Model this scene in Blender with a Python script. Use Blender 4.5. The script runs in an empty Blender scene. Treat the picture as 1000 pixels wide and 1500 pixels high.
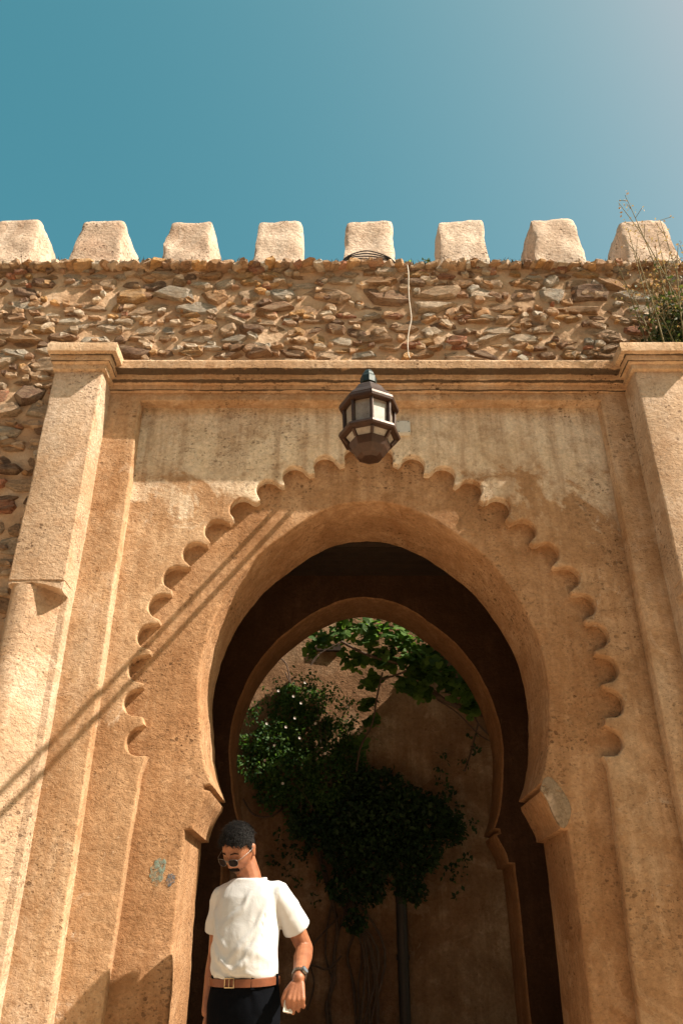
import bpy, bmesh, math, random
import numpy as np
from mathutils import Vector, Matrix, noise
R = math.radians
random.seed(7); np.random.seed(7)
S = bpy.context.scene
C = S.collection

# ------------------------------------------------------------------ camera, sky, sun, exposure
CAMZ, PITCH = 1.14, 29.05
cam = bpy.data.objects.new('camera', bpy.data.cameras.new('camera'))
C.objects.link(cam)
cam.location = (0, 0, CAMZ)
cam.rotation_euler = (R(90 + PITCH), 0, 0)
cam.data.sensor_fit = 'VERTICAL'; cam.data.sensor_height = 36; cam.data.lens = 28.0
cam.data.clip_start = 0.05; cam.data.clip_end = 2000
S.camera = cam

SUN = Vector((3.1, -1.08, 3.4)).normalized()          # towards the sun
EL = math.asin(SUN.z)
AZ = math.atan2(SUN.x, SUN.y)                      # clockwise from +Y
world = bpy.data.worlds.new('World'); S.world = world; world.use_nodes = True
wn = world.node_tree.nodes; wl = world.node_tree.links
bg = wn['Background']
sky = wn.new('ShaderNodeTexSky'); sky.sky_type = 'NISHITA'; sky.sun_disc = False
sky.sun_elevation = EL; sky.sun_rotation = AZ
sky.air_density = 1.0; sky.dust_density = 4.0; sky.ozone_density = 1.0
sep = wn.new('ShaderNodeSeparateColor'); cmb = wn.new('ShaderNodeCombineColor'); wl.new(sky.outputs[0], sep.inputs[0])
def wmath(op, a, b):
    m = wn.new('ShaderNodeMath'); m.operation = op
    for i, v in enumerate((a, b)):
        if isinstance(v, (int, float)): m.inputs[i].default_value = v
        else: wl.new(v, m.inputs[i])
    return m.outputs[0]
gg = wmath('MULTIPLY', wmath('POWER', sep.outputs[1], .85), 1.10)
bb_ = wmath('MULTIPLY', wmath('POWER', sep.outputs[2], .85), .90)
rr = wmath('MINIMUM', wmath('MULTIPLY', wmath('POWER', sep.outputs[0], 1.8), .47), wmath('MULTIPLY', gg, .86))
wl.new(rr, cmb.inputs[0]); wl.new(gg, cmb.inputs[1]); wl.new(bb_, cmb.inputs[2]); wl.new(cmb.outputs[0], bg.inputs['Color'])
bg.inputs['Strength'].default_value = 0.09
sun = bpy.data.objects.new('sun', bpy.data.lights.new('sun', 'SUN')); C.objects.link(sun)
sun.data.energy = 5.0; sun.data.angle = R(0.53); sun.data.color = (1, 0.88, 0.74)
sun.rotation_euler = SUN.to_track_quat('Z', 'Y').to_euler()
sun.location = (8, -2, 9)
S.view_settings.view_transform = 'Standard'; S.view_settings.look = 'None'
S.view_settings.exposure = 1.2; S.view_settings.gamma = 1.0
S.view_settings.use_curve_mapping = False
try:
    S.cycles.max_bounces = 8; S.cycles.diffuse_bounces = 5
except Exception: pass

# ------------------------------------------------------------------ helpers
def W(px, py, Y):
    """photo pixel -> world (x, z) at distance Y (used for taking measurements)"""
    f = 1167.0; p = R(PITCH)
    u = (px - 500) / f; v = (750 - py) / f
    yy = math.cos(p) - v * math.sin(p); zz = math.sin(p) + v * math.cos(p)
    return u / yy * Y, zz / yy * Y + CAMZ

def props(o, label=None, cat=None, group=None, kind=None):
    if label: o['label'] = label
    if cat: o['category'] = cat
    if group: o['group'] = group
    if kind: o['kind'] = kind
    return o

def thing(name, label, cat, loc=(0, 0, 0), group=None):
    o = bpy.data.objects.new(name, None); C.objects.link(o); o.location = loc
    o.empty_display_size = 0.1
    return props(o, label, cat, group)

def link(name, me, mat=None, parent=None, keep=True):
    o = bpy.data.objects.new(name, me); C.objects.link(o)
    if mat and not me.materials: me.materials.append(mat)
    if parent:
        o.parent = parent
        if keep: o.matrix_parent_inverse = Matrix.Translation(-Vector(parent.location)) if parent.type == 'EMPTY' else Matrix()
    return o

def from_bm(name, bm, mat=None, parent=None, smooth=None):
    me = bpy.data.meshes.new(name); bm.to_mesh(me); bm.free()
    if smooth is not None:
        for p in me.polygons: p.use_smooth = True
        if smooth < 180: me.set_sharp_from_angle(angle=R(smooth))
    return link(name, me, mat, parent)

def from_py(name, v, f, mat=None, parent=None, smooth=None):
    me = bpy.data.meshes.new(name); me.from_pydata(v, [], f); me.update()
    if smooth is not None:
        for p in me.polygons: p.use_smooth = True
        if smooth < 180: me.set_sharp_from_angle(angle=R(smooth))
    return link(name, me, mat, parent)

def fix_normals(bm): bmesh.ops.recalc_face_normals(bm, faces=bm.faces)

def box(bm, x0, x1, y0, y1, z0, z1):
    g = bmesh.ops.create_cube(bm, size=1)
    for v in g['verts']:
        v.co = Vector(((x0 + x1) / 2 + v.co.x * (x1 - x0), (y0 + y1) / 2 + v.co.y * (y1 - y0), (z0 + z1) / 2 + v.co.z * (z1 - z0)))
    return g['verts']

def slab(name, outline, y0, y1, bevel, mat, parent, holes=(), smooth=35, wob=0.0):
    """an outline in x,z filled and extruded from y0 (front) to y1, with rounded edges"""
    cu = bpy.data.curves.new('tmp', 'CURVE'); cu.dimensions = '2D'; cu.fill_mode = 'BOTH'
    for pts in [outline] + list(holes):
        sp = cu.splines.new('POLY'); sp.points.add(len(pts) - 1); sp.use_cyclic_u = True
        for q, (x, z) in zip(sp.points, pts):
            if wob:
                x += noise.noise((x * 3.1, z * 3.1, y0 * 7)) * wob + noise.noise((x * 14, z * 14, 3)) * wob * .5
                z += noise.noise((x * 3.1 + 9, z * 3.1, y0 * 7)) * wob + noise.noise((x * 14, z * 14, 8)) * wob * .5
            q.co = (x, z, 0, 1)
    cu.extrude = (y1 - y0) / 2 - bevel; cu.bevel_depth = bevel; cu.bevel_resolution = 2; cu.offset = -bevel
    o = bpy.data.objects.new('tmp', cu); C.objects.link(o)
    dg = bpy.context.evaluated_depsgraph_get()
    me = bpy.data.meshes.new_from_object(o.evaluated_get(dg))
    bpy.data.objects.remove(o); bpy.data.curves.remove(cu)
    me.transform(Matrix.Translation((0, (y0 + y1) / 2, 0)) @ Matrix.Rotation(R(90), 4, 'X'))
    bm = bmesh.new(); bm.from_mesh(me); bmesh.ops.remove_doubles(bm, verts=bm.verts, dist=1e-5); fix_normals(bm)
    bm.to_mesh(me); bm.free()
    me.name = name; me.materials.clear()
    for p in me.polygons: p.use_smooth = abs(p.normal.y) < .985
    me.set_sharp_from_angle(angle=R(smooth))
    return link(name, me, mat, parent)

def densify(pts, step, closed=False):
    out = []
    n = len(pts)
    for i in range(n if closed else n - 1):
        a = Vector(pts[i]); b = Vector(pts[(i + 1) % n]); k = max(1, int((b - a).length / step))
        for j in range(k): out.append(tuple(a.lerp(b, j / k)))
    if not closed: out.append(tuple(pts[-1]))
    return out

def catmull(P, n=6):
    P = [Vector(p) for p in P]; out = []
    for i in range(len(P) - 1):
        p0 = P[max(i - 1, 0)]; p1 = P[i]; p2 = P[i + 1]; p3 = P[min(i + 2, len(P) - 1)]
        for j in range(n):
            t = j / n
            out.append(0.5 * ((2 * p1) + (p2 - p0) * t + (2 * p0 - 5 * p1 + 4 * p2 - p3) * t * t + (3 * p1 - p0 - 3 * p2 + p3) * t ** 3))
    out.append(P[-1]); return out

def tube(bm, pts, rad, seg=8, cap=True):
    pts = [Vector(p) for p in pts]
    rs = rad if isinstance(rad, (list, tuple)) else [rad] * len(pts)
    rings = []; up = None
    for i, p in enumerate(pts):
        d = (pts[min(i + 1, len(pts) - 1)] - pts[max(i - 1, 0)]).normalized()
        if up is None: up = d.orthogonal().normalized()
        up = (up - d * up.dot(d))
        up = up.normalized() if up.length > 1e-6 else d.orthogonal().normalized()
        sd = d.cross(up)
        rings.append([bm.verts.new(p + (up * math.cos(a) + sd * math.sin(a)) * rs[i]) for a in [2 * math.pi * k / seg for k in range(seg)]])
    for a, b in zip(rings, rings[1:]):
        for k in range(seg): bm.faces.new((a[k], a[(k + 1) % seg], b[(k + 1) % seg], b[k]))
    if cap:
        bm.faces.new(rings[0][::-1]); bm.faces.new(rings[-1])
    return rings

def loft(bm, rings, closed=True, caps=True):
    vs = [[bm.verts.new(p) for p in r] for r in rings]
    n = len(vs[0])
    for a, b in zip(vs, vs[1:]):
        for k in range(n if closed else n - 1): bm.faces.new((a[k], a[(k + 1) % n], b[(k + 1) % n], b[k]))
    if caps: bm.faces.new(vs[0][::-1]); bm.faces.new(vs[-1])
    return vs

def remeshed(bm, voxel, smooth_it=4, fac=0.5):
    me = bpy.data.meshes.new('tmp'); bm.to_mesh(me); bm.free()
    o = bpy.data.objects.new('tmp', me); C.objects.link(o)
    m = o.modifiers.new('r', 'REMESH'); m.mode = 'VOXEL'; m.voxel_size = voxel; m.use_smooth_shade = True
    if smooth_it:
        s = o.modifiers.new('s', 'SMOOTH'); s.factor = fac; s.iterations = smooth_it
    dg = bpy.context.evaluated_depsgraph_get()
    r = bpy.data.meshes.new_from_object(o.evaluated_get(dg))
    bpy.data.objects.remove(o); bpy.data.meshes.remove(me)
    for p in r.polygons: p.use_smooth = True
    return r

# ------------------------------------------------------------------ materials
class NT:
    def __init__(s, name):
        s.m = bpy.data.materials.new(name); s.m.use_nodes = True
        s.n = s.m.node_tree.nodes; s.l = s.m.node_tree.links; s.b = s.n['Principled BSDF']
        s.b.inputs['Specular IOR Level'].default_value = 0.2
    def new(s, t, **k):
        x = s.n.new(t)
        for a, b in k.items(): setattr(x, a, b)
        return x
    def coord(s, scale=(1, 1, 1), obj=True, rnd=False):
        tc = s.new('ShaderNodeTexCoord'); mp = s.new('ShaderNodeMapping'); mp.inputs['Scale'].default_value = scale
        s.l.new(tc.outputs['Object' if obj else 'Generated'], mp.inputs['Vector'])
        if rnd:
            oi = s.new('ShaderNodeObjectInfo'); mu = s.new('ShaderNodeVectorMath', operation='SCALE'); mu.inputs[0].default_value = (37, 53, 71)
            s.l.new(oi.outputs['Random'], mu.inputs['Scale']); s.l.new(mu.outputs[0], mp.inputs['Location'])
        return mp.outputs[0]
    def noise(s, vec, scale, detail=5, rough=.55, dist=0):
        x = s.new('ShaderNodeTexNoise'); x.inputs['Scale'].default_value = scale; x.inputs['Detail'].default_value = detail
        x.inputs['Roughness'].default_value = rough; x.inputs['Distortion'].default_value = dist
        s.l.new(vec, x.inputs['Vector']); return x.outputs['Fac']
    def ramp(s, fac, stops, interp='LINEAR'):
        x = s.new('ShaderNodeValToRGB'); cr = x.color_ramp; cr.interpolation = interp
        while len(cr.elements) < len(stops): cr.elements.new(0.5)
        for e, (p, c) in zip(cr.elements, stops):
            e.position = p; e.color = (c, c, c, 1) if not isinstance(c, (tuple, list)) else (*c, 1)
        s.l.new(fac, x.inputs['Fac']); return x.outputs['Color']
    def mix(s, fac, a, b, mode='MIX'):
        x = s.new('ShaderNodeMix', data_type='RGBA', blend_type=mode)
        for sock, v in ((0, fac), (6, a), (7, b)):
            if isinstance(v, (int, float)): x.inputs[sock].default_value = v if sock == 0 else (v, v, v, 1)
            elif isinstance(v, tuple): x.inputs[sock].default_value = (*v, 1)
            else: s.l.new(v, x.inputs[sock])
        return x.outputs[2]
    def math(s, op, a, b=None):
        x = s.new('ShaderNodeMath', operation=op)
        for i, v in enumerate((a, b)):
            if v is None: continue
            if isinstance(v, (int, float)): x.inputs[i].default_value = v
            else: s.l.new(v, x.inputs[i])
        return x.outputs[0]
    def bump(s, h, dist, strength=1.0, prev=None):
        x = s.new('ShaderNodeBump'); x.inputs['Distance'].default_value = dist; x.inputs['Strength'].default_value = strength
        s.l.new(h, x.inputs['Height'])
        if prev is not None: s.l.new(prev, x.inputs['Normal'])
        return x.outputs[0]
    def out(s, color, normal=None, rough=.92, spec=.15):
        if isinstance(color, tuple): s.b.inputs['Base Color'].default_value = (*color, 1)
        else: s.l.new(color, s.b.inputs['Base Color'])
        if normal is not None: s.l.new(normal, s.b.inputs['Normal'])
        if isinstance(rough, (int, float)): s.b.inputs['Roughness'].default_value = rough
        else: s.l.new(rough, s.b.inputs['Roughness'])
        s.b.inputs['Specular IOR Level'].default_value = spec
        return s.m

def plaster(name, dark, mid, pale, pit=1.0, crack=1.0, relief=1.0, streak=1.0, rnd=False, grime=None, off=0.0, scuff_lift=False):
    dark, mid, pale = [tuple(c * k for c, k in zip(q, (.93, .85, .80))) for q in (dark, mid, pale)]
    t = NT(name); v = t.coord(rnd=rnd)
    big = t.noise(v, 1.1, 6, .62, .4); big2 = t.noise(v, 3.7, 7, .6, .6)
    mixn = t.math('ADD', t.math('MULTIPLY', big, .6), t.math('MULTIPLY', big2, .4))
    col = t.ramp(mixn, [(.38 + off, dark), (.5 + off, mid), (.62 + off, pale)])
    # washed, paler patches with an edge of their own
    patch = t.ramp(t.noise(v, 2.3, 8, .66, .9), [(.56, 0.0), (.585, 1.0)])
    col = t.mix(t.math('MULTIPLY', patch, .45), col, pale)
    patch2 = t.ramp(t.noise(v, 1.7, 9, .7, 1.2), [(.50, 0.0), (.53, 1.0)])
    col = t.mix(t.math('MULTIPLY', patch2, .42), col, tuple(.8 * c for c in mid))
    if scuff_lift:
        # ragged limewash patches, biased upward so the colour lightens the cornice's shadow band
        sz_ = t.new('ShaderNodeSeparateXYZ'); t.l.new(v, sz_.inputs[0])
        wash_lift = t.math('ADD', t.math('MULTIPLY', t.math('SUBTRACT', sz_.outputs['Z'], 3.62), .42), t.noise(v, 2.6, 9, .66, 1.0))
        wash_lift = t.ramp(wash_lift, [(.50, 0.0), (.56, .75), (.75, 1.0)])
        col = t.mix(t.math('MULTIPLY', wash_lift, .85), col, t.ramp(t.noise(v, 5, 7, .7), [(.35, (.64, .50, .35)), (.6, (.77, .65, .50))]))
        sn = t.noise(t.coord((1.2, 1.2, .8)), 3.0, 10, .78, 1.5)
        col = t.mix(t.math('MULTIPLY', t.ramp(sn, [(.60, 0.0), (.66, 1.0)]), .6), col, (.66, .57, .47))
    # vertical run marks
    vs = t.coord((16, 16, 1.1), rnd=rnd); st = t.noise(vs, 1.0, 4, .6)
    col = t.mix(t.math('MULTIPLY', t.ramp(st, [(.42, 0.0), (.68, 1.0)]), .5 * streak), col, dark)
    fine = t.noise(v, 42, 6, .7)
    col = t.mix(.5, col, t.ramp(fine, [(.3, .55), (.7, 1.4)]), 'MULTIPLY')
    # pits and dark specks, gathered in some areas
    vp = t.coord((1, 1, 1.3), rnd=rnd)
    area = t.ramp(t.noise(v, 2.6, 6, .65), [(.47, 0.0), (.62, 1.0)])
    wp_ = t.new('ShaderNodeVectorMath', operation='ADD'); nq = t.new('ShaderNodeTexNoise'); nq.inputs['Scale'].default_value = 40; nq.inputs['Detail'].default_value = 3
    sq_ = t.new('ShaderNodeVectorMath', operation='SCALE'); sq_.inputs['Scale'].default_value = .022
    t.l.new(vp, nq.inputs['Vector']); t.l.new(nq.outputs['Color'], sq_.inputs[0]); t.l.new(vp, wp_.inputs[0]); t.l.new(sq_.outputs[0], wp_.inputs[1])
    def dots(scale, size, keep):
        vv = t.new('ShaderNodeTexVoronoi', feature='F1'); vv.inputs['Scale'].default_value = scale; t.l.new(wp_.outputs[0], vv.inputs['Vector'])
        sp = t.new('ShaderNodeSeparateColor'); t.l.new(vv.outputs['Color'], sp.inputs[0])
        rad = t.math('MULTIPLY', t.math('MAXIMUM', t.math('SUBTRACT', sp.outputs[0], keep), 0.0), size / (1 - keep))
        return t.ramp(t.math('SUBTRACT', rad, vv.outputs['Distance']), [(.0, 0.0), (.10, 1.0)])
    pf = t.math('MULTIPLY', dots(36, .55, .74), area)
    pn2 = t.math('MULTIPLY', dots(75, .6, .45), t.math('ADD', t.math('MULTIPLY', area, .6), .25))
    pits = t.math('MAXIMUM', t.math('MULTIPLY', pf, pit), t.math('MULTIPLY', pn2, .75 * pit))
    col = t.mix(t.math('MULTIPLY', pits, .72), col, (.075, .036, .018))
    # blotches of darker, damp-stained render
    bl = t.ramp(t.noise(v, 6.5, 8, .7, .5), [(.52, 0.0), (.66, 1.0)])
    col = t.mix(t.math('MULTIPLY', bl, .5), col, dark)
    # hair cracks
    wv = t.new('ShaderNodeVectorMath', operation='ADD'); nz = t.new('ShaderNodeTexNoise'); nz.inputs['Scale'].default_value = 3; nz.inputs['Detail'].default_value = 6
    t.l.new(v, nz.inputs['Vector']); sc = t.new('ShaderNodeVectorMath', operation='SCALE'); sc.inputs['Scale'].default_value = .35
    t.l.new(nz.outputs['Color'], sc.inputs[0]); t.l.new(v, wv.inputs[0]); t.l.new(sc.outputs[0], wv.inputs[1])
    vo = t.new('ShaderNodeTexVoronoi', feature='DISTANCE_TO_EDGE'); vo.inputs['Scale'].default_value = 4.4; t.l.new(wv.outputs[0], vo.inputs['Vector'])
    cr = t.ramp(vo.outputs['Distance'], [(.0, .8), (.009, 0.0)])
    cr = t.math('MULTIPLY', t.math('MULTIPLY', cr, t.ramp(t.noise(v, 1.9, 3), [(.54, 0.0), (.68, 1.0)])), crack)
    col = t.mix(t.math('MULTIPLY', cr, .5), col, (.16, .09, .05))
    if grime:
        # black lichen in the joints of the mouldings
        sx = t.new('ShaderNodeSeparateXYZ'); tc = t.new('ShaderNodeTexCoord'); t.l.new(tc.outputs['Object'], sx.inputs[0])
        gv = t.coord((2.2, 2.2, 22)); gn = t.noise(gv, 1.5, 7, .72)
        gn2 = t.noise(v, 26, 5, .7)
        tot = None
        for zc, w in grime:
            a = t.math('ABSOLUTE', t.math('SUBTRACT', sx.outputs['Z'], zc))
            k = t.ramp(t.math('DIVIDE', a, w), [(.0, 1.0), (1.0, 0.0)])
            tot = k if tot is None else t.math('MAXIMUM', tot, k)
        g = t.math('ADD', t.math('MULTIPLY', tot, .62), t.math('ADD', t.math('MULTIPLY', gn, .55), t.math('MULTIPLY', gn2, .35)))
        gf = t.ramp(g, [(.79, 0.0), (.91, 1.0)])
        col = t.mix(t.math('MULTIPLY', gf, .86), col, (.035, .026, .02))
    n1 = t.bump(t.noise(v, 5, 5, .55), .03 * relief, .4)
    n2 = t.bump(t.noise(vp, 26, 7, .68, .3), .016 * relief, .85, n1)
    n3 = t.bump(t.noise(v, 120, 4, .7), .003 * relief, .7, n2)
    n4 = t.bump(pits, -.012, .8, n3)
    n5 = t.bump(cr, -.01, .5, n4)
    return t.out(col, n5, .95, .08)

OC, TAN, PALE = (.30, .155, .07), (.45, .27, .135), (.54, .37, .215)
M = {}
M['ring'] = plaster('ochre plaster', (.27, .145, .07), (.41, .25, .135), (.51, .345, .21), pit=1.0)
M['panel'] = plaster('washed panel plaster', (.30, .175, .09), (.45, .295, .17), (.57, .42, .275), pit=.8, crack=1.6, relief=.9, off=-.02, scuff_lift=True)
M['frame'] = plaster('tan plaster', (.37, .225, .12), (.54, .39, .25), (.64, .51, .38), pit=.8, streak=1.2)
M['pilaster'] = plaster('rough tan plaster', (.43, .29, .18), (.57, .44, .315), (.66, .55, .44), pit=1.0, relief=1.35, streak=.7)
M['cornice'] = plaster('weathered moulding', (.45, .29, .17), (.57, .41, .265), (.65, .52, .385), pit=1.2, grime=[(4.614, .012), (4.570, .010), (4.526, .003), (4.692, .012)])
M['cap'] = plaster('moulding plaster', (.46, .30, .18), (.57, .42, .27), (.65, .52, .385), pit=.8, grime=[(4.63, .005), (4.59, .004)])
M['merlon'] = plaster('pinkish merlon render', (.48, .35, .26), (.66, .54, .43), (.74, .64, .54), pit=1.6, crack=1.2, relief=1.3, streak=.5, rnd=True)
M['inner'] = plaster('shade-darkened passage plaster', (.035, .018, .010), (.055, .029, .016), (.08, .044, .026), pit=.6)  # darkened so the passage shade is in the colour
M['soffit'] = plaster('bounce-lit inner arch plaster', (.17, .09, .042), (.25, .135, .065), (.31, .18, .095), pit=.6)  # kept lighter than the wall faces, painting in bounced light
M['court'] = plaster('courtyard plaster', (.15, .085, .045), (.25, .155, .09), (.37, .27, .18), pit=.7, crack=1.5)

def mk_mortar():
    t = NT('earth mortar'); v = t.coord()
    col = t.ramp(t.noise(v, 4, 7, .62), [(.35, (.36, .22, .13)), (.52, (.50, .33, .205)), (.68, (.58, .42, .29))])
    col = t.mix(.3, col, t.ramp(t.noise(v, 50, 5, .7), [(.3, .55), (.7, 1.3)]), 'MULTIPLY')
    n = t.bump(t.noise(v, 18, 6, .65), .03, .6); n = t.bump(t.noise(v, 90, 4, .7), .006, .8, n)
    return t.out(col, n, .95, .08)
M['mortar'] = mk_mortar()

def mk_stone():
    t = NT('rubble stone'); v = t.coord(rnd=True)
    oi = t.new('ShaderNodeObjectInfo')
    tc = t.new('ShaderNodeNewGeometry')
    wh = t.new('ShaderNodeTexWhiteNoise', noise_dimensions='1D')
    t.l.new(t.math('ADD', t.math('MULTIPLY', oi.outputs['Random'], 91.7), t.math('MULTIPLY', tc.outputs['Random Per Island'], 13.3)), wh.inputs['W'])
    base = t.ramp(wh.outputs['Value'], [(.0, (.40, .25, .15)), (.16, (.48, .33, .215)), (.30, (.36, .20, .10)), (.42, (.28, .165, .10)), (.52, (.52, .40, .29)), (.64, (.44, .25, .11)), (.74, (.42, .36, .29)), (.82, (.20, .12, .08)), (.89, (.36, .16, .095)), (.95, (.55, .46, .36))], 'CONSTANT')
    var = t.noise(v, 7, 8, .72, 1.0)
    col = t.mix(.9, base, t.ramp(var, [(.32, .34), (.5, 1.1), (.68, 1.8)]), 'MULTIPLY')
    rust = t.ramp(t.noise(v, 4, 7, .72, 1.0), [(.54, 0.0), (.64, 1.0)])
    col = t.mix(t.math('MULTIPLY', rust, .4), col, (.30, .15, .06))
    pale = t.ramp(t.noise(v, 10, 7, .74), [(.56, 0.0), (.64, 1.0)])
    col = t.mix(t.math('MULTIPLY', pale, .5), col, (.44, .34, .25))
    dust = t.ramp(t.noise(t.coord((1, 1, 1), rnd=True), 2.2, 6, .7), [(.46, 0.0), (.60, 1.0)])
    col = t.mix(t.math('MULTIPLY', dust, .55), col, (.50, .35, .23))
    blk = t.ramp(t.noise(v, 13, 8, .78), [(.62, 0.0), (.68, 1.0)])
    col = t.mix(t.math('MULTIPLY', blk, .85), col, (.03, .02, .014))
    n = t.bump(t.noise(t.coord((.7, .7, 1.3), rnd=True), 9, 9, .75), .05, 1.0); n = t.bump(t.noise(v, 50, 5, .75), .008, .9, n)
    return t.out(col, n, .9, .1)
M['stone'] = mk_stone()

def simple(name, col, rough=.6, metal=0, spec=.3, var=.25, scale=30, bump=.0):
    t = NT(name); v = t.coord()
    c = t.mix(var, col, t.ramp(t.noise(v, scale, 6, .65), [(.3, .4), (.7, 1.5)]), 'MULTIPLY')
    n = t.bump(t.noise(v, scale * 2, 4), bump, .6) if bump else None
    m = t.out(c, n, rough, spec); t.b.inputs['Metallic'].default_value = metal
    return m
M['bronze'] = simple('bronze paint', (.055, .028, .018), .42, .3, .4, .45, 22, .002)
M['cap_metal'] = simple('dark green metal', (.022, .032, .030), .45, .3, .4, .3, 25, .001)
M['wood_dark'] = simple('dark wood', (.03, .018, .012), .8, 0, .2, .4, 12, .004)
M['cable'] = simple('black cable', (.02, .018, .018), .5)
M['wire'] = simple('white wire', (.48, .41, .33), .6, var=.35)
M['box'] = simple('white plastic', (.55, .53, .49), .5, var=.2)
M['pipe'] = simple('dark pipe', (.035, .028, .024), .5, .2)
M['bark'] = simple('vine bark', (.085, .055, .038), .9, var=.5, scale=25, bump=.006)
M['stem'] = simple('dry stem', (.16, .13, .06), .9, var=.4)

def mk_frost():
    t = NT('frosted lantern glass'); v = t.coord()
    c = t.ramp(t.noise(v, 11, 6, .65), [(.35, (.30, .235, .185)), (.6, (.46, .40, .34))])
    c = t.mix(t.math('MULTIPLY', t.ramp(t.noise(v, 75, 3), [(.64, 0.0), (.7, 1.0)]), .6), c, (.12, .08, .05))
    m = t.out(c, None, .25, .5); t.b.inputs['Transmission Weight'].default_value = .35
    return m
M['frost'] = mk_frost()

def leaf_mat(name, c0, c1, c2, trans=.35):
    t = NT(name); g = t.new('ShaderNodeNewGeometry'); v = t.coord()
    oi = t.new('ShaderNodeObjectInfo')
    rr = t.math('FRACT', t.math('ADD', g.outputs['Random Per Island'], oi.outputs['Random']))
    f = t.math('ADD', t.math('MULTIPLY', rr, .6), t.math('MULTIPLY', t.noise(v, 5, 4), .45))
    col = t.ramp(f, [(.2, c0), (.5, c1), (.85, c2)])
    t.out(col, None, .6, .25)
    tr = t.new('ShaderNodeBsdfTranslucent'); mx = t.new('ShaderNodeMixShader'); mx.inputs[0].default_value = trans
    br = t.mix(1.0, col, (1.5, 1.6, .7), 'MULTIPLY'); t.l.new(br, tr.inputs['Color'])
    t.l.new(t.b.outputs[0], mx.inputs[1]); t.l.new(tr.outputs[0], mx.inputs[2]); t.l.new(mx.outputs[0], t.n['Material Output'].inputs['Surface'])
    return t.m
M['leaf'] = leaf_mat('small dark leaves', (.022, .055, .018), (.045, .10, .03), (.10, .17, .045), .45)
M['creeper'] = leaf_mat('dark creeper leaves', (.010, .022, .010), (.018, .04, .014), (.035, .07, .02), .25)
M['vine_leaf'] = leaf_mat('vine leaves', (.04, .085, .02), (.08, .155, .035), (.15, .25, .06), .55)
M['weed'] = leaf_mat('weed leaves', (.03, .045, .018), (.06, .085, .03), (.13, .12, .05), .3)
M['dry'] = leaf_mat('dry seed heads', (.20, .10, .07), (.30, .18, .12), (.38, .27, .18), .3)
M['petal'] = simple('white petal', (.55, .50, .46), .7, var=.1)
M['cypress'] = leaf_mat('cypress green', (.02, .035, .016), (.035, .055, .022), (.05, .075, .03), .15)

def mk_ground():
    t = NT('sandy ground'); v = t.coord()
    c = t.ramp(t.noise(v, .7, 8, .65), [(.35, (.47, .35, .235)), (.65, (.60, .465, .33))])
    c = t.mix(.35, c, t.ramp(t.noise(v, 30, 6, .7), [(.3, .5), (.7, 1.4)]), 'MULTIPLY')
    return t.out(c, t.bump(t.noise(v, 25, 7, .7), .02, .7), .95, .1)
M['ground'] = mk_ground()

# ------------------------------------------------------------------ ground
bm = bmesh.new()
bmesh.ops.create_grid(bm, x_segments=40, y_segments=40, size=400)
g = from_bm('ground', bm, M['ground']); g['kind'] = 'structure'

M['earth'] = simple('bounce-cutting dark ground', (.05, .032, .02), .95, var=.5, scale=9, bump=.01)
bm = bmesh.new(); vs = [bm.verts.new(p) for p in ((-6, 4.75, .004), (7, 4.75, .004), (7, 9, .004), (-6, 9, .004))]; bm.faces.new(vs)
o = from_bm('dark_floor', bm, M['earth']); o['kind'] = 'structure'  # dark sheet added to cut ground bounce into the passage

sw = thing('sky_blocker', 'unseen added house front across the street behind the viewpoint', 'blocker', (0, -7, 0))  # added out of view to block sky light and darken the lower facade
M['street'] = plaster('blocker plaster', (.26, .15, .08), (.36, .22, .13), (.42, .29, .19))
bm = bmesh.new(); box(bm, -26, 26, -12, -7, -.1, 8.2); from_bm('wall', bm, M['street'], sw)

# ------------------------------------------------------------------ the gateway
YR, YP, YF, YB = 4.55, 4.49, 4.40, 4.19
CX = .184
gate = thing('gateway', 'plastered gateway with a scalloped horseshoe arch under a moulded cornice', 'gateway', (CX, YR, 0))
HALF = [(0, 3.745), (.15, 3.727), (.30, 3.672), (.475, 3.565), (.695, 3.375), (.835, 3.185), (.94, 2.975), (1.0, 2.77), (1.017, 2.568), (1.006, 2.4), (.975, 2.2), (.937, 2.06), (.897, 1.965)]
half = [tuple(p) for p in catmull(HALF, 8)]
IMPOST = [(.893, 1.953), (.935, 1.945), (.937, 1.93), (.905, 1.922), (.908, 1.90), (.925, 1.87), (.945, 1.83), (.965, 1.785), (.978, 1.74), (.978, 1.722), (1.022, 1.718), (1.025, 1.2), (1.02, 0.6), (1.02, -.1)]
def arch_outline(x0, x1, z1, dz=0., k=1.0):
    rt = half + densify(IMPOST[:11], .02) + densify(IMPOST[10:], .06)[1:]
    zk = 1 + dz / 3.74
    right = [(CX + x * k, z * zk) for x, z in rt]
    left = [(CX - x * k, z * zk) for x, z in rt][::-1]
    return [(x0, -.1)] + left[:-1] + right + [(x1, -.1), (x1, z1), (x0, z1)]
def close_base(o):   # the two outline ends already sit at z=-.1
    return [p for i, p in enumerate(o)]
slab('arch_wall', arch_outline(-1.62, 2.0, 4.52), YR, 5.14, .014, M['ring'], gate, wob=.010)

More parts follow.
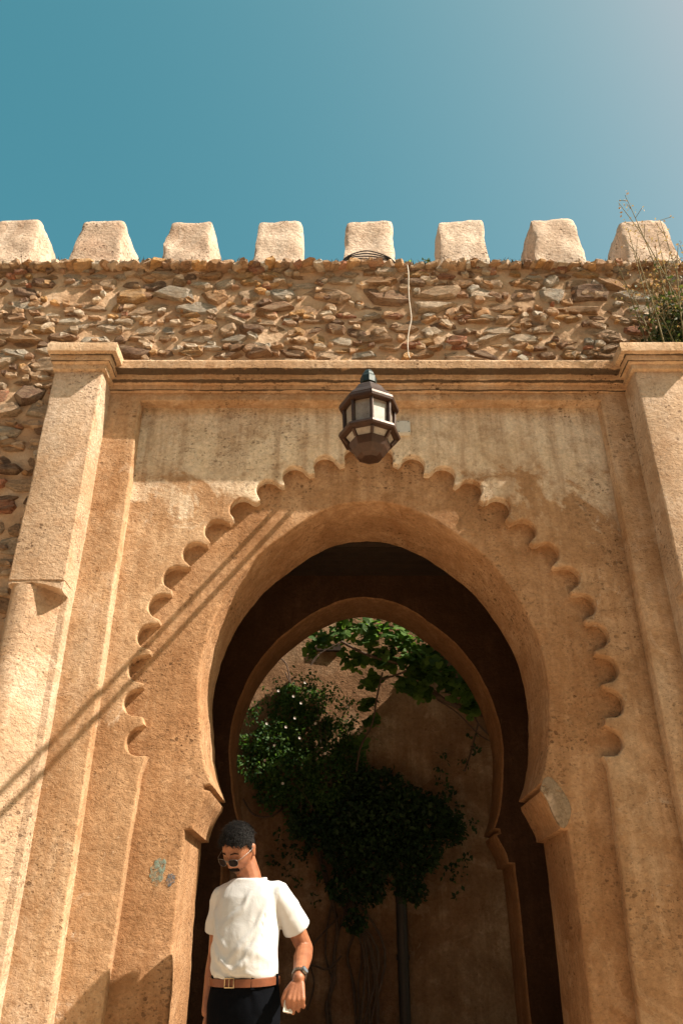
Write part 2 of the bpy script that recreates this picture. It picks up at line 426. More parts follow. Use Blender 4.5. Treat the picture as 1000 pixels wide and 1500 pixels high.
# scalloped panel
TIP = [(0, 4.15), (.105, 4.135), (.312, 4.062), (.515, 3.975), (.69, 3.862), (.86, 3.714), (1.01, 3.548), (1.138, 3.378), (1.245, 3.2), (1.315, 3.0), (1.362, 2.8), (1.388, 2.59), (1.385, 2.38), (1.345, 2.155)]
TIP = [(x * 1.028, z + .006) for x, z in TIP]
def lobes(sgn):
    pts = []
    for i in range(1, len(TIP)):
        p = Vector(TIP[i]); a = Vector(TIP[i - 1]); b = Vector(TIP[min(i + 1, len(TIP) - 1)])
        tg = (b - a).normalized(); nrm = Vector((-tg.y, tg.x))
        if nrm.dot(p - Vector((0, 2.5))) < 0: nrm = -nrm
        rad = .078 + .005 * noise.noise((i * 1.7, sgn, 0)); c = p - nrm * rad
        w = 92
        leg = .034 + .012 * noise.noise((i * 2.3, sgn, 4)); sq = .012
        pts.append((CX + sgn * (c - tg * (rad + sq) - nrm * leg).x, (c - tg * (rad + sq) - nrm * leg).y))
        for q in range(15):
            an = R(-w + 2 * w * q / 14)
            d = nrm * math.cos(an) + tg * math.sin(an)
            e = c + d * rad
            pts.append((CX + sgn * e.x, e.y))
        pts.append((CX + sgn * (c + tg * (rad + sq * .6) - nrm * leg).x, (c + tg * (rad + sq * .6) - nrm * leg).y))
    return pts
Rl = lobes(1); Ll = lobes(-1)[::-1]
panel_out = [(-1.45, -.1), (CX - 1.345, -.1)] + densify([(CX - 1.335, .5), (CX - 1.285, 1.99)], .08) + Ll + Rl + densify([(CX + 1.280, 2.03), (CX + 1.225, .5)], .08) + [(CX + 1.215, -.1), (1.85, -.1), (1.85, 4.5), (-1.45, 4.5)]
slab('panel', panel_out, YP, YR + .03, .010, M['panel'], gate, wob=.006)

frame_out = [(-1.66, -.1)] + densify([(-1.362, -.1), (-1.372, 4.458), (1.774, 4.458), (1.778, -.1)], .12) + [(2.05, -.1), (2.05, 4.56), (-1.66, 4.56)]
slab('frame', frame_out, YF, YP + .02, .010, M['frame'], gate, wob=.006)

# pilasters
def cham(name, pts, z0, z1, bev, mat, parent, wobble=.006, nz=40):
    """a vertical prism with a polygon plan, z-wobbled"""
    bm = bmesh.new(); rings = []
    for i in range(nz + 1):
        z = z0 + (z1 - z0) * i / nz
        rings.append([(x + noise.noise((x * 4, z * 2.2, 3)) * wobble + noise.noise((x * 4, z * 9, 3)) * wobble * .5, y + noise.noise((y * 4, z * 2.2, 9)) * wobble * .6, z) for x, y in pts])
    loft(bm, rings); fix_normals(bm)
    o = from_bm(name, bm, mat, parent, smooth=30)
    return o
def rounded(x0, x1, y0, y1, r):
    out = []
    for cx_, cy_, a0 in ((x1 - r, y0 + r, -90), (x0 + r, y0 + r, 180)):
        pass
    # front corners rounded only, order counter-clockwise from back left
    out.append((x0, y1))
    for a in (180, 210, 240, 270): out.append((x0 + r + r * math.cos(R(a)), y0 + r + r * math.sin(R(a))))
    for a in (270, 300, 330, 360): out.append((x1 - r + r * math.cos(R(a)), y0 + r + r * math.sin(R(a))))
    out.append((x1, y1))
    return out
for x0, x1, s in ((-1.912, -1.590, 1), (1.952, 2.28, -1)):
    cham('pilaster', rounded(x0, x1, YB, YF + .09, .012), 3.025, 4.56, .01, M['pilaster'], gate)
    cham('pilaster_backing', rounded(x0, x1, YB + .125, YF + .09, .008), -.1, 3.026, .01, M['pilaster'], gate)
    sh = [(-.320, .13), (-.312, .05), (-.285, .012), (-.25, .0), (-.20, .002), (-.175, .014), (-.05, .118), (-.03, .13)]
    if s == 1: pl = [(x1 + a, YB + b + .002) for a, b in sh]
    else: pl = [(x0 - a, YB + b + .002) for a, b in sh][::-1]
    cham('pilaster_shaft', pl, -.1, 3.0, .01, M['pilaster'], gate)
    bm = bmesh.new()     # worn stop of the chamfer: a lip that sags at its middle
    rings = []
    for k in range(13):
        u = k / 12; x = x0 + .004 + (x1 - x0 - .008) * u; dz = .025 * math.sin(u * math.pi) + .012 * noise.noise((u * 6, s, 0)); dz -= .03 * u if s == 1 else .03 * (1 - u)
        rings.append([(x, YB + .002 + .01 * abs(2 * u - 1), 3.03), (x, YB + .004, 2.995 + dz), (x, YB + .03, 2.985 + dz), (x, YB + .12, 2.99 + dz), (x, YB + .13, 3.03)])
    loft(bm, rings); fix_normals(bm); from_bm('chamfer_stop', bm, M['pilaster'], gate, smooth=40)

# cornice between the pilasters, and the capitals that carry it round them
PROF = [(0.0, 4.522), (.034, 4.527), (.038, 4.562), (.085, 4.574), (.090, 4.612), (.150, 4.618), (.157, 4.672), (.147, 4.690), (.08, 4.708)]
def wz(x, z, a=.0025): return z + a * noise.noise((x * 2.3, z * 5, 2)) + a * .6 * noise.noise((x * 11, z * 9, 4))
bm = bmesh.new(); rings = []
nx = 140
for i in range(nx + 1):
    x = -1.60 + (1.96 + 1.60) * i / nx
    rings.append([(x, YF - o - .004 * noise.noise((x * 4, z * 9, 0)) - (.006 * max(0, noise.noise((x * 13, z * 3, 7))) if o > .1 else 0), wz(x, z)) for o, z in PROF] + [(x, YF + .12, 4.74), (x, YF + .08, 4.522)])
loft(bm, rings); fix_normals(bm)
from_bm('cornice', bm, M['cornice'], gate, smooth=28)
for x0, x1 in ((-1.912, -1.590), (1.952, 2.28)):
    bm = bmesh.new(); rings = []
    for o, z in [(-.02, 4.52)] + PROF[1:]:
        o *= .66; z += .018
        key = [(x0 - o * (.35 if x0 < 0 else 1), YF + .06), (x0 - o * (.35 if x0 < 0 else 1), YB - o), (x1 + o, YB - o), (x1 + o, YF + .06)]
        ring = []
        for (a, b), n in zip(zip(key, key[1:]), (8, 14, 8)):
            for j in range(n): ring.append(Vector(a).lerp(Vector(b), j / n))
        ring.append(Vector(key[-1]))
        rings.append([(p.x + .003 * noise.noise((p.x * 9, p.y * 9, z * 9)), p.y + .003 * noise.noise((p.x * 9, p.y * 9, z * 9 + 5)), wz(p.x + p.y, z, .003)) for p in ring])
    loft(bm, rings); fix_normals(bm)
    from_bm('capital', bm, M['cap'], gate, smooth=28)

def flaking(name, col, lo=.40):
    t = NT(name); v = t.coord(); n = t.noise(v, 34, 7, .75, .6)
    m = t.out(t.mix(.5, col, t.ramp(t.noise(v, 60, 5), [(.3, .5), (.7, 1.4)]), 'MULTIPLY'), t.bump(n, .01, .6), .9, .1)
    t.l.new(t.ramp(n, [(lo, 0.0), (lo + .18, .9)]), t.b.inputs['Alpha']); return m
cement = flaking('grey cement', (.27, .195, .13), .30)
# grey cement patch on the right impost
pp = [(1.085, 1.93), (1.11, 1.985), (1.15, 1.99), (1.20, 1.93), (1.235, 1.86), (1.235, 1.80), (1.20, 1.735), (1.168, 1.738), (1.14, 1.80), (1.115, 1.87)]
o = slab('impost_patch', [tuple(p) for p in catmull(pp + pp[:1], 4)[:-1]], YR - .004, YR + .02, .002, cement, gate, wob=.006)
o['label'] = 'grey cement repair on the right impost'
# blue-green paint dabs on the left jamb
dab = flaking('faded turquoise paint', (.20, .27, .23)); dab2 = flaking('faded blue paint', (.10, .14, .18))
for (px, py), rx, rz, mt in (((231, 1277), .038, .062, dab), ((250, 1289), .022, .032, dab2)):
    x, z = W(px, py, YR); pts = []
    for k in range(40):
        a = 2 * math.pi * k / 40; r = 1 + .45 * noise.noise((math.cos(a) * 2.2, math.sin(a) * 2.2, px)) + .25 * noise.noise((math.cos(a) * 7, math.sin(a) * 7, px))
        pts.append((x + rx * r * math.cos(a) + .2 * rx * math.sin(a), z + rz * r * math.sin(a)))
    slab('paint_dab', pts, YR - .0025, YR + .004, .001, mt, gate)

# passage behind the arch: side walls, ceiling, inner arch
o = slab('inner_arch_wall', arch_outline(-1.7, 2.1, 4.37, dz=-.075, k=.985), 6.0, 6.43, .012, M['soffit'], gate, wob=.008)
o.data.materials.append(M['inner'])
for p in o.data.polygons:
    if abs(p.normal.y) > .985: p.material_index = 1  # faces take the shade-dark copy, the intrados stays lighter
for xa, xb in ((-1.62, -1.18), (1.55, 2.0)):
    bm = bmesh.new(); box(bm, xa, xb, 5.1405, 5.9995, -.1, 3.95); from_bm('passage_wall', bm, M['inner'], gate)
bm = bmesh.new(); box(bm, -1.7, 2.1, 5.1405, 5.9995, 3.951, 4.37)
from_bm('passage_ceiling', bm, M['wood_dark'], gate)
for k in range(6):
    bm = bmesh.new(); y = 5.2 + k * .145
    box(bm, -1.179, 1.549, y, y + .07, 3.87, 3.95); from_bm('ceiling_beam', bm, M['wood_dark'], gate)
bm = bmesh.new(); box(bm, -4, 4.5, 4.96, 6.43, 4.38, 4.46)
from_bm('roof_terrace', bm, M['court'], gate)  # unseen roof, its height set so sun reaches shrub and courtyard wall
# the inner face of the outer arch seen from behind is plain wall; dark wooden lintel over its back edge
bm = bmesh.new(); box(bm, -.5, .9, 5.142, 5.20, 3.735, 3.86); from_bm('lintel', bm, M['wood_dark'], gate)

# ------------------------------------------------------------------ rubble wall with merlons
wall = thing('rubble_wall', 'rubble stone wall topped with eight plastered merlons above the gateway', 'wall', (0, 4.45, 0))
TOPZ = 5.77
WX0, WX1 = -3.6, 3.7
def face_y(x, z):
    return 4.455 + .02 * noise.noise((x * 1.1, z * 1.1, 0)) + .012 * noise.noise((x * 4, z * 4, 1)) + .008 * noise.noise((x * 12, z * 14, 2))
bm = bmesh.new()
def grid_face(x0, x1, z0, z1, st):
    nx = int((x1 - x0) / st); nz = int((z1 - z0) / st)
    vs = [[bm.verts.new((x0 + (x1 - x0) * i / nx, face_y(x0 + (x1 - x0) * i / nx, z0 + (z1 - z0) * j / nz), z0 + (z1 - z0) * j / nz)) for i in range(nx + 1)] for j in range(nz + 1)]
    for j in range(nz):
        for i in range(nx): bm.faces.new((vs[j][i], vs[j][i + 1], vs[j + 1][i + 1], vs[j + 1][i]))
    return vs
grid_face(WX0, -1.75, -.1, 4.6, .03); grid_face(2.15, WX1, -.1, 4.6, .03)
top = grid_face(WX0, WX1, 4.6, TOPZ, .028)
# uneven top of the wall
row = top[-1]; back = []
for v in row:
    h = .03 * noise.noise((v.co.x * 2.5, 0, 0)) + .025 * noise.noise((v.co.x * 9, 0, 3)); v.co.z += h
    back.append(bm.verts.new((v.co.x, 4.955, v.co.z + .02)))
for i in range(len(row) - 1): bm.faces.new((row[i], row[i + 1], back[i + 1], back[i]))
from_bm('mortar', bm, M['mortar'], wall, smooth=180)
bm = bmesh.new(); box(bm, WX0, -1.63, 4.52, 4.95, -.1, 4.61); box(bm, 2.02, WX1, 4.52, 4.95, -.1, 4.61); box(bm, WX0, WX1, 4.556, 4.95, 4.62, TOPZ - .05)
from_bm('wall_core', bm, M['mortar'], wall)

# stone shapes: angular hulls, shared by all the stones
def rock(seed, n=18):
    rng = random.Random(seed); bm = bmesh.new()
    for _ in range(n):
        th = rng.uniform(0, 2 * math.pi); ph = math.acos(rng.uniform(-1, 1))
        d = Vector((math.sin(ph) * math.cos(th), math.sin(ph) * math.sin(th), math.cos(ph)))
        p = 3.2
        s = (abs(d.x) ** p + abs(d.y) ** p + abs(d.z) ** p) ** (-1 / p)
        bm.verts.new(d * s * rng.uniform(.36, .54))
    r = bmesh.ops.convex_hull(bm, input=bm.verts)
    bmesh.ops.delete(bm, geom=[e for e in r['geom_interior'] if isinstance(e, bmesh.types.BMVert)], context='VERTS')
    fix_normals(bm)
    return bm
rocks = []
for k in range(40):
    rg = random.Random(300 + k); n = rg.choice((5, 6, 7, 8)); bm = bmesh.new()
    ang = sorted((2 * math.pi * (i + rg.uniform(-.3, .3)) / n) for i in range(n)); p_ = rg.uniform(2.6, 5)
    out_ = []
    for a_ in ang:
        c_, s_ = math.cos(a_), math.sin(a_); r_ = (abs(c_) ** p_ + abs(s_) ** p_) ** (-1 / p_) * rg.uniform(.74, 1.10)
        out_.append((c_ * r_ * .5, s_ * r_ * .5))
    rings = []
    for sc_, y_ in ((1.0, .5), (1.04, -.10), (.97, -.38), (.74, -.48)):
        rings.append([(x_ * sc_ + rg.uniform(-.03, .03), y_ + rg.uniform(-.07, .07), z_ * sc_ + rg.uniform(-.055, .055)) for x_, z_ in out_])
    loft(bm, rings); fix_normals(bm)
    bmesh.ops.triangulate(bm, faces=bm.faces)
    me = bpy.data.meshes.new('stone'); bm.to_mesh(me); bm.free(); me.materials.append(M['stone'])
    rocks.append(me)

def covered(x, z, w):        # hidden behind pilasters / gateway
    if z < 4.74 and -1.60 < x < 1.98: return True
    if z < 4.70 and -1.86 + w * .3 < x < 2.25 - w * .3: return True
    return False
cands = []
rng = random.Random(11)
z = .0
while z < TOPZ - .01:
    h = rng.choice((.05, .065, .085, .11, .13, .155)) if z < 5.5 else rng.choice((.05, .07, .09))
    x = -3.5 + rng.uniform(0, .2)
    while x < 3.5:
        w = h * rng.uniform(1.3, 3.6); w = min(max(w, .11), .40)
        if rng.random() < .16: w *= .5
        zz = z + h / 2 + rng.uniform(-.022, .022)
        vis = (z > 4.68) or (x + w / 2 < -1.84) or (x + w / 2 > 2.2)
        if rng.random() > .05 and vis and not covered(x + w / 2, zz, w):
            cands.append((x + w / 2, zz, w, h * rng.uniform(.75, 1.12), rng.uniform(-9, 9) if rng.random() < .85 else rng.uniform(-25, 25)))
        x += w + rng.uniform(.0, .03)
    z += h * .94 + rng.uniform(.0, .008)
def px_of(x, z, Y=4.42):
    d = Y * math.cos(R(PITCH)) + (z - CAMZ) * math.sin(R(PITCH))
    return 500 + 1167 * x / d, 750 - 1167 * ((z - CAMZ) * math.cos(R(PITCH)) - Y * math.sin(R(PITCH))) / d
def seen(c):
    u, v = px_of(c[0], c[1]); return -25 < u < 1025 and v < 1000
vis = [c for c in cands if seen(c)]
vis.sort(key=lambda c: -c[2] * c[3])
big, rest = vis[:300], vis[300:] + [c for c in cands if not seen(c)]
for c in big:
    o = bpy.data.objects.new('stone', rng.choice(rocks)); C.objects.link(o)
    d = rng.uniform(.07, .13)
    o.parent = wall; o.matrix_parent_inverse = Matrix.Translation(-wall.location)
    o.location = (c[0], face_y(c[0], c[1]) + rng.uniform(.016, .036), c[1])
    o.rotation_euler = (rng.uniform(-.22, .12), R(c[4]), rng.uniform(-.14, .14))
    o.scale = (c[2] * 1.0, d, c[3] * 1.0)
    if rng.random() < .5: o.scale.x *= -1
def add_rock(bm, me, M4):
    t = bmesh.new(); t.from_mesh(me); t.transform(M4); tmp = bpy.data.meshes.new('t'); t.to_mesh(tmp); t.free(); bm.from_mesh(tmp); bpy.data.meshes.remove(tmp)
bm = bmesh.new()
for k in range(520):
    x = rng.uniform(-3.2, 3.2); z = rng.uniform(4.70, TOPZ - .02) if rng.random() < .83 else rng.uniform(2.6, 4.7)
    if z < 4.7 and x > -1.9: x = rng.uniform(-3.1, -1.93)
    if covered(x, z, .03): continue
    s = rng.uniform(.025, .07)
    rest.append((x, z, s * rng.uniform(1, 2.2), s, rng.uniform(-40, 40)))
for c in rest:
    m4 = Matrix.LocRotScale(Vector((c[0], face_y(c[0], c[1]) + .004, c[1])), Matrix.Rotation(R(c[4]), 3, 'Y').to_quaternion(), Vector((c[2] * .95, .07, c[3] * .95)))
    add_rock(bm, rng.choice(rocks[:12]), m4)
o = from_bm('small_stones', bm, M['stone'], wall); o['kind'] = 'stuff'
# stones bedded on edge along the very top
bm = bmesh.new()
x = -3.3
while x < 3.3:
    w = rng.uniform(.04, .10)
    zt = TOPZ + .02 * noise.noise((x * 2.5, 0, 0))
    m4 = Matrix.LocRotScale(Vector((x, 4.44 + rng.uniform(-.02, .02), zt - rng.uniform(.0, .02))), (Matrix.Rotation(R(rng.uniform(-30, 5)), 3, 'Y') @ Matrix.Rotation(R(rng.uniform(-25, 25)), 3, 'Z')).to_quaternion(), Vector((w * 1.5, .12, rng.uniform(.03, .06))))
    add_rock(bm, rng.choice(rocks), m4); x += w
o = from_bm('coping_stones', bm, M['stone'], wall); o['kind'] = 'stuff'

def merlon_mesh(seed):
    bm = bmesh.new(); bmesh.ops.create_cube(bm, size=2)
    bmesh.ops.subdivide_edges(bm, edges=bm.edges, cuts=13, use_grid_fill=True)
    for v in bm.verts:
        p = v.co.copy(); m = max(abs(p.x), abs(p.y), abs(p.z))
        q = 18.0
        s = (abs(p.x) ** q + abs(p.y) ** q + (max(p.z, 0) ** q)) ** (1 / q)
        if s > 1: p = Vector((p.x / s, p.y / s, p.z / s if p.z > 0 else p.z))
        t = (p.z + 1) / 2
        k = 1 - .135 * max(0, (t - .12)) / .88
        ky = 1 - .24 * max(0, (t - .12)) / .88
        x = p.x * .208 * k; y = p.y * .27 * ky; z = t * .69 - .06
        n = Vector((noise.noise((x * 5 + seed, y * 5, z * 5)), noise.noise((x * 5, y * 5 + seed, z * 5 + 4)), noise.noise((x * 5 + 8, y * 5, z * 5 + seed))))
        n2 = Vector((noise.noise((x * 22 + seed, y * 22, z * 22)), noise.noise((x * 22, y * 22 + seed, z * 22)), noise.noise((x * 22, y * 22, z * 22 + seed))))
        v.co = Vector((x, y, z)) + n * .022 + n2 * .006
    fix_normals(bm)
    me = bpy.data.meshes.new('merlon'); bm.to_mesh(me); bm.free()
    for p in me.polygons: p.use_smooth = True
    me.set_sharp_from_angle(angle=R(50)); me.materials.append(M['merlon']); return me
for i, x in enumerate((-2.62, -1.93, -1.215, -.495, .225, .975, 1.72, 2.455)):
    o = bpy.data.objects.new('merlon', merlon_mesh(i * 3.7)); C.objects.link(o); o.parent = wall
    o.matrix_parent_inverse = Matrix.Translation(-wall.location)
    o.location = (x, 4.735, TOPZ - .005); o.rotation_euler = (0, 0, R(random.uniform(-2.5, 2.5))); o.scale = (random.uniform(.96, 1.03), 1, random.uniform(.98, 1.02))

# dry grass along the wall top
def blades(n, xs, y0, y1, zf, h0, h1, w=.005, lean=.6):
    v = []; f = []
    for _ in range(n):
        x = xs(); y = random.uniform(y0, y1); z = zf(x); h = random.uniform(h0, h1); a = random.uniform(0, 6.28); l = random.uniform(0, lean) * h
        dx, dy = math.cos(a) * l, math.sin(a) * l; px, py = -math.sin(a) * w, math.cos(a) * w
        i = len(v)
        v += [(x - px, y - py, z), (x + px, y + py, z), (x + dx * .4 + px * .7, y + dy * .4 + py * .7, z + h * .6), (x + dx * .4 - px * .7, y + dy * .4 - py * .7, z + h * .6), (x + dx, y + dy, z + h * .95)]
        f += [(i, i + 1, i + 2, i + 3), (i + 3, i + 2, i + 4)]
    return v, f
v, f = blades(3600, lambda: random.uniform(-3.2, 3.2) if random.random() < .5 else random.choice((-1.57, -.86, -.14, .585, 1.32, 2.05)) + random.gauss(0, .12), 4.40, 4.56, lambda x: TOPZ + .02 * noise.noise((x * 2.5, 0, 0)) - .01, .02, .06, .004, .9)
o = from_py('dry_grass', v, f, leaf_mat('withered grass', (.03, .022, .012), (.07, .05, .026), (.13, .09, .045), .15)); props(o, 'dark withered grass along the top of the rubble wall', None, None, 'stuff')

# ------------------------------------------------------------------ courtyard wall behind
cw = thing('courtyard_wall', 'sunlit ochre plastered wall seen behind the arch opening', 'wall', (0, 7.3, 0))
bm = bmesh.new()
nx, nz = 120, 90
vs = [[bm.verts.new((-5 + 11 * i / nx, 7.3 + .03 * noise.noise((i * .12, j * .12, 0)) + .01 * noise.noise((i * .5, j * .5, 4)), -.1 + 6.6 * j / nz)) for i in range(nx + 1)] for j in range(nz + 1)]
for j in range(nz):
    for i in range(nx): bm.faces.new((vs[j][i], vs[j][i + 1], vs[j + 1][i + 1], vs[j + 1][i]))
for i in range(nx):
    a, b = vs[-1][i], vs[-1][i + 1]
    c = bm.verts.new((b.co.x, 7.7, b.co.z)); d = bm.verts.new((a.co.x, 7.7, a.co.z)); bm.faces.new((a, b, c, d))
from_bm('wall_face', bm, M['court'], cw, smooth=180)
for nm, xa, xb, zt in (('cross_blocker', 3.0, 3.4, 5.15), ('end_blocker', -3.4, -3.0, 6.4)):  # unseen walls added to keep sun and sky light out of the alley
    bm = bmesh.new(); box(bm, xa, xb, 6.4, 7.29, -.1, zt); from_bm(nm, bm, M['court'], cw)
# a dark beam end let into the wall under the vine
bm = bmesh.new(); x, z = W(478, 946, 7.2); box(bm, x - .10, x + .14, 7.255, 7.33, z - .025, z + .035); from_bm('beam', bm, M['wood_dark'], cw)
# downpipe
dp = thing('drainpipe', 'dark drainpipe running down the shaded courtyard wall', 'pipe', (*W(590, 1400, 7.22)[:1], 7.22, 0))
x = W(590, 1400, 7.22)[0]
bm = bmesh.new(); tube(bm, [(x, 7.22, 0), (x, 7.22, 1.7)], .045, 14); from_bm('pipe', bm, M['pipe'], dp, smooth=60)
for zz in (.4, 1.1):
    bm = bmesh.new(); tube(bm, [(x, 7.22, zz), (x, 7.22, zz + .04)], .055, 14); from_bm('bracket', bm, M['pipe'], dp, smooth=60)

# ------------------------------------------------------------------ lantern
LK = 3.35 / 4.05
LX, LY = .172 * LK, 3.35
def lz(z): return CAMZ + (z - CAMZ) * LK
lan = thing('wall_lantern', 'octagonal bronze lantern with frosted panes hanging in front of the arch', 'lantern', (LX, LY, lz(3.72)))
def octo(r, z, rot=0, n=8): return [(LX + r * LK * math.sin(2 * math.pi * k / n + rot), LY - r * LK * math.cos(2 * math.pi * k / n + rot), lz(z)) for k in range(n)]
def oct_loft(name, prof, mat, parent, rot=R(4)):
    bm = bmesh.new(); loft(bm, [octo(r, z, rot) for r, z in prof]); fix_normals(bm); return from_bm(name, bm, mat, parent)
oct_loft('roof', [(.172, 4.150), (.176, 4.158), (.155, 4.185), (.128, 4.215), (.100, 4.262), (.070, 4.292), (.045, 4.298)], M['bronze'], lan)
oct_loft('roof_rim', [(.168, 4.108), (.186, 4.112), (.190, 4.128), (.186, 4.146), (.172, 4.150)], M['bronze'], lan)
oct_loft('neck', [(.040, 4.296), (.034, 4.31), (.034, 4.32)], M['bronze'], lan)
oct_loft('cap', [(.036, 4.318), (.052, 4.322), (.054, 4.365), (.044, 4.385), (.040, 4.40), (.026, 4.425), (.012, 4.43)], M['cap_metal'], lan)
oct_loft('lower_rim', [(.160, 3.898), (.186, 3.903), (.192, 3.915), (.188, 3.932), (.165, 3.940)], M['bronze'], lan)
oct_loft('bowl', [(.012, 3.752), (.052, 3.754), (.080, 3.768), (.112, 3.812), (.130, 3.858), (.122, 3.859), (.012, 3.84)], M['bronze'], lan)
rot = R(4)
def quad_panel(name, r0, z0, r1, z1, k, t0, t1, inset, thick, mat, parent):
    A = [Vector(p) for p in octo(r0, z0, rot)]; B = [Vector(p) for p in octo(r1, z1, rot)]
    a0, a1 = A[k], A[(k + 1) % 8]; b0, b1 = B[k], B[(k + 1) % 8]
    q = [a0.lerp(a1, t0), a0.lerp(a1, t1), b0.lerp(b1, t1), b0.lerp(b1, t0)]
    nrm = (q[1] - q[0]).cross(q[3] - q[0]).normalized()
    if nrm.dot(q[0] - Vector((LX, LY, q[0].z))) < 0: nrm = -nrm
    bm = bmesh.new(); f = [bm.verts.new(p - nrm * inset) for p in q]; b = [bm.verts.new(p - nrm * (inset + thick)) for p in q]
    bm.faces.new(f); bm.faces.new(b[::-1])
    for i in range(4): bm.faces.new((f[i], b[i], b[(i + 1) % 4], f[(i + 1) % 4]))
    fix_normals(bm); return from_bm(name, bm, mat, parent)
U0, U1 = (.152, 3.941), (.157, 4.107); D0, D1 = (.130, 3.860), (.158, 3.897)
for k in range(8):
    quad_panel('pane', *U0, *U1, k, .09, .91, .008, .004, M['frost'], lan)
    quad_panel('lower_pane', *D0, *D1, k, .10, .90, .006, .004, M['frost'], lan)
    for nm, P0, P1, r in (('post', U0, U1, .010), ('lower_post', D0, D1, .009)):
        a = octo(*P0, rot)[k]; b = octo(*P1, rot)[k]; bm = bmesh.new(); tube(bm, [a, b], r, 6); from_bm(nm, bm, M['bronze'], lan, smooth=40)
# bracket behind the lantern: back plate on the panel and two parallel rods out to the cap
z1, z0 = lz(4.36), W(543, 612, YP)[1]
for dz, yo in ((0, LY + .01), (-.14, LY + .13)):
    bm = bmesh.new(); u = (yo - LY) / (YP - LY); tube(bm, [(LX, YP - .005, z0 + dz), (LX, yo, z1 + (z0 - z1) * u + dz)], .017, 10); from_bm('bracket_arm', bm, M['cap_metal'], lan, smooth=60)
bm = bmesh.new(); tube(bm, [(LX, LY + .13, z1 + (z0 - z1) * .13 - .14), (LX, LY + .13, z1 + (z0 - z1) * .13)], .010, 8); from_bm('bracket_strut', bm, M['cap_metal'], lan, smooth=60)
bm = bmesh.new(); box(bm, LX - .03, LX + .03, YP - .010, YP + .004, z0 - .19, z0 + .05); from_bm('back_plate', bm, M['cap_metal'], lan)

jx, jz = W(592, 627, YP - .02)
jb = thing('junction_box', 'small whitish junction box on the wall beside the lantern', 'junction box', (jx, YP, jz))
bm = bmesh.new(); vs = box(bm, jx - .055, jx + .04, YP - .035, YP + .004, jz - .05, jz + .055); bmesh.ops.bevel(bm, geom=list(bm.edges), offset=.006, segments=2, affect='EDGES'); from_bm('body', bm, M['box'], jb, smooth=40)
for sx in (-.04, .028):
    for sz in (-.038, .042):
        bm = bmesh.new(); bmesh.ops.create_icosphere(bm, subdivisions=1, radius=.004)
        for v in bm.verts: v.co += Vector((jx + sx, YP - .036, jz + sz))
        from_bm('screw', bm, M['pipe'], jb)

# wires
bm = bmesh.new(); pts = []
for py, dx in ((381, 0), (400, 0), (420, 0), (440, 1), (455, 3), (468, 4), (482, 1), (497, -1), (510, -1), (519, 0)):
    x, z = W(598 + dx, py, 4.33); pts.append((x, 4.33 if z < 5.7 else 4.40, z))
x, z = W(598, 381, 4.33)
pts = [(x + .01, 4.6, TOPZ + .03), (x, 4.45, TOPZ + .035)] + pts[1:] + [(pts[-1][0], 4.26, 4.715)]
tube(bm, [tuple(p) for p in catmull(pts, 5)], .0040, 8)
props(from_bm('wire', bm, M['wire'], None, smooth=60), 'thin white wire hanging down the rubble wall to the cornice', 'wire')
bm = bmesh.new()
for k in range(4):
    dz = .014 * k; sag = .026 * (k - 1.5)
    P = [(-.03 - .05 * (k % 3), 4.52, TOPZ + .01), (.0, 4.455, TOPZ + .03 + dz * .5), (.06, 4.448 - .004 * k, TOPZ + .085 + dz * .6), (.2, 4.445 - .004 * k, TOPZ + .10 + dz + sag * .4), (.36, 4.448 - .004 * k, TOPZ + .07 + dz * .6), (.44, 4.47, TOPZ + .03), (.47 + .03 * (k % 2), 4.55, TOPZ + .015)]
    tube(bm, catmull(P, 6), .0048, 6)
props(from_bm('cable_bundle', bm, M['cable'], None, smooth=60), 'bundle of black cables looped round the foot of the middle merlon', 'cable')

# ------------------------------------------------------------------ plants
def leaves(name, centers, size, mat, parent, jitter=.5, kind=None, up=.3):
    """one mesh of small folded leaves"""
    v = []; f = []
    for c in centers:
        s = size * random.uniform(.6, 1.3)
        d = Vector((random.gauss(0, 1), random.gauss(0, 1), random.gauss(0, 1) - .3)).normalized()
        n = Vector((random.gauss(0, 1), random.gauss(0, 1) - .4, random.gauss(0, 1) + up)).normalized()
        w = d.cross(n)
        if w.length < .1: continue
        w.normalize(); n = w.cross(d)
        i = len(v); c = Vector(c)
        v += [tuple(c), tuple(c + d * s * .45 + w * s * .30 + n * s * .06), tuple(c + d * s), tuple(c + d * s * .45 - w * s * .30 + n * s * .06)]
        f += [(i, i + 1, i + 2), (i, i + 2, i + 3)]
    o = from_py(name, v, f, mat, parent)
    if kind: o['kind'] = kind
    return o

def clump(c, r, n, hollow=.4):
    out = []
    for _ in range(n):
        d = Vector((random.gauss(0, 1), random.gauss(0, 1), random.gauss(0, 1))).normalized()
        rr = random.uniform(hollow, 1) ** .6 * (1 + .3 * noise.noise(d * 3 + Vector(c)))
        out.append((c[0] + d.x * r[0] * rr, c[1] + d.y * r[1] * rr, c[2] + d.z * r[2] * rr))
    return out

def P(px, py, Y): x, z = W(px, py, Y); return (x, Y, z)
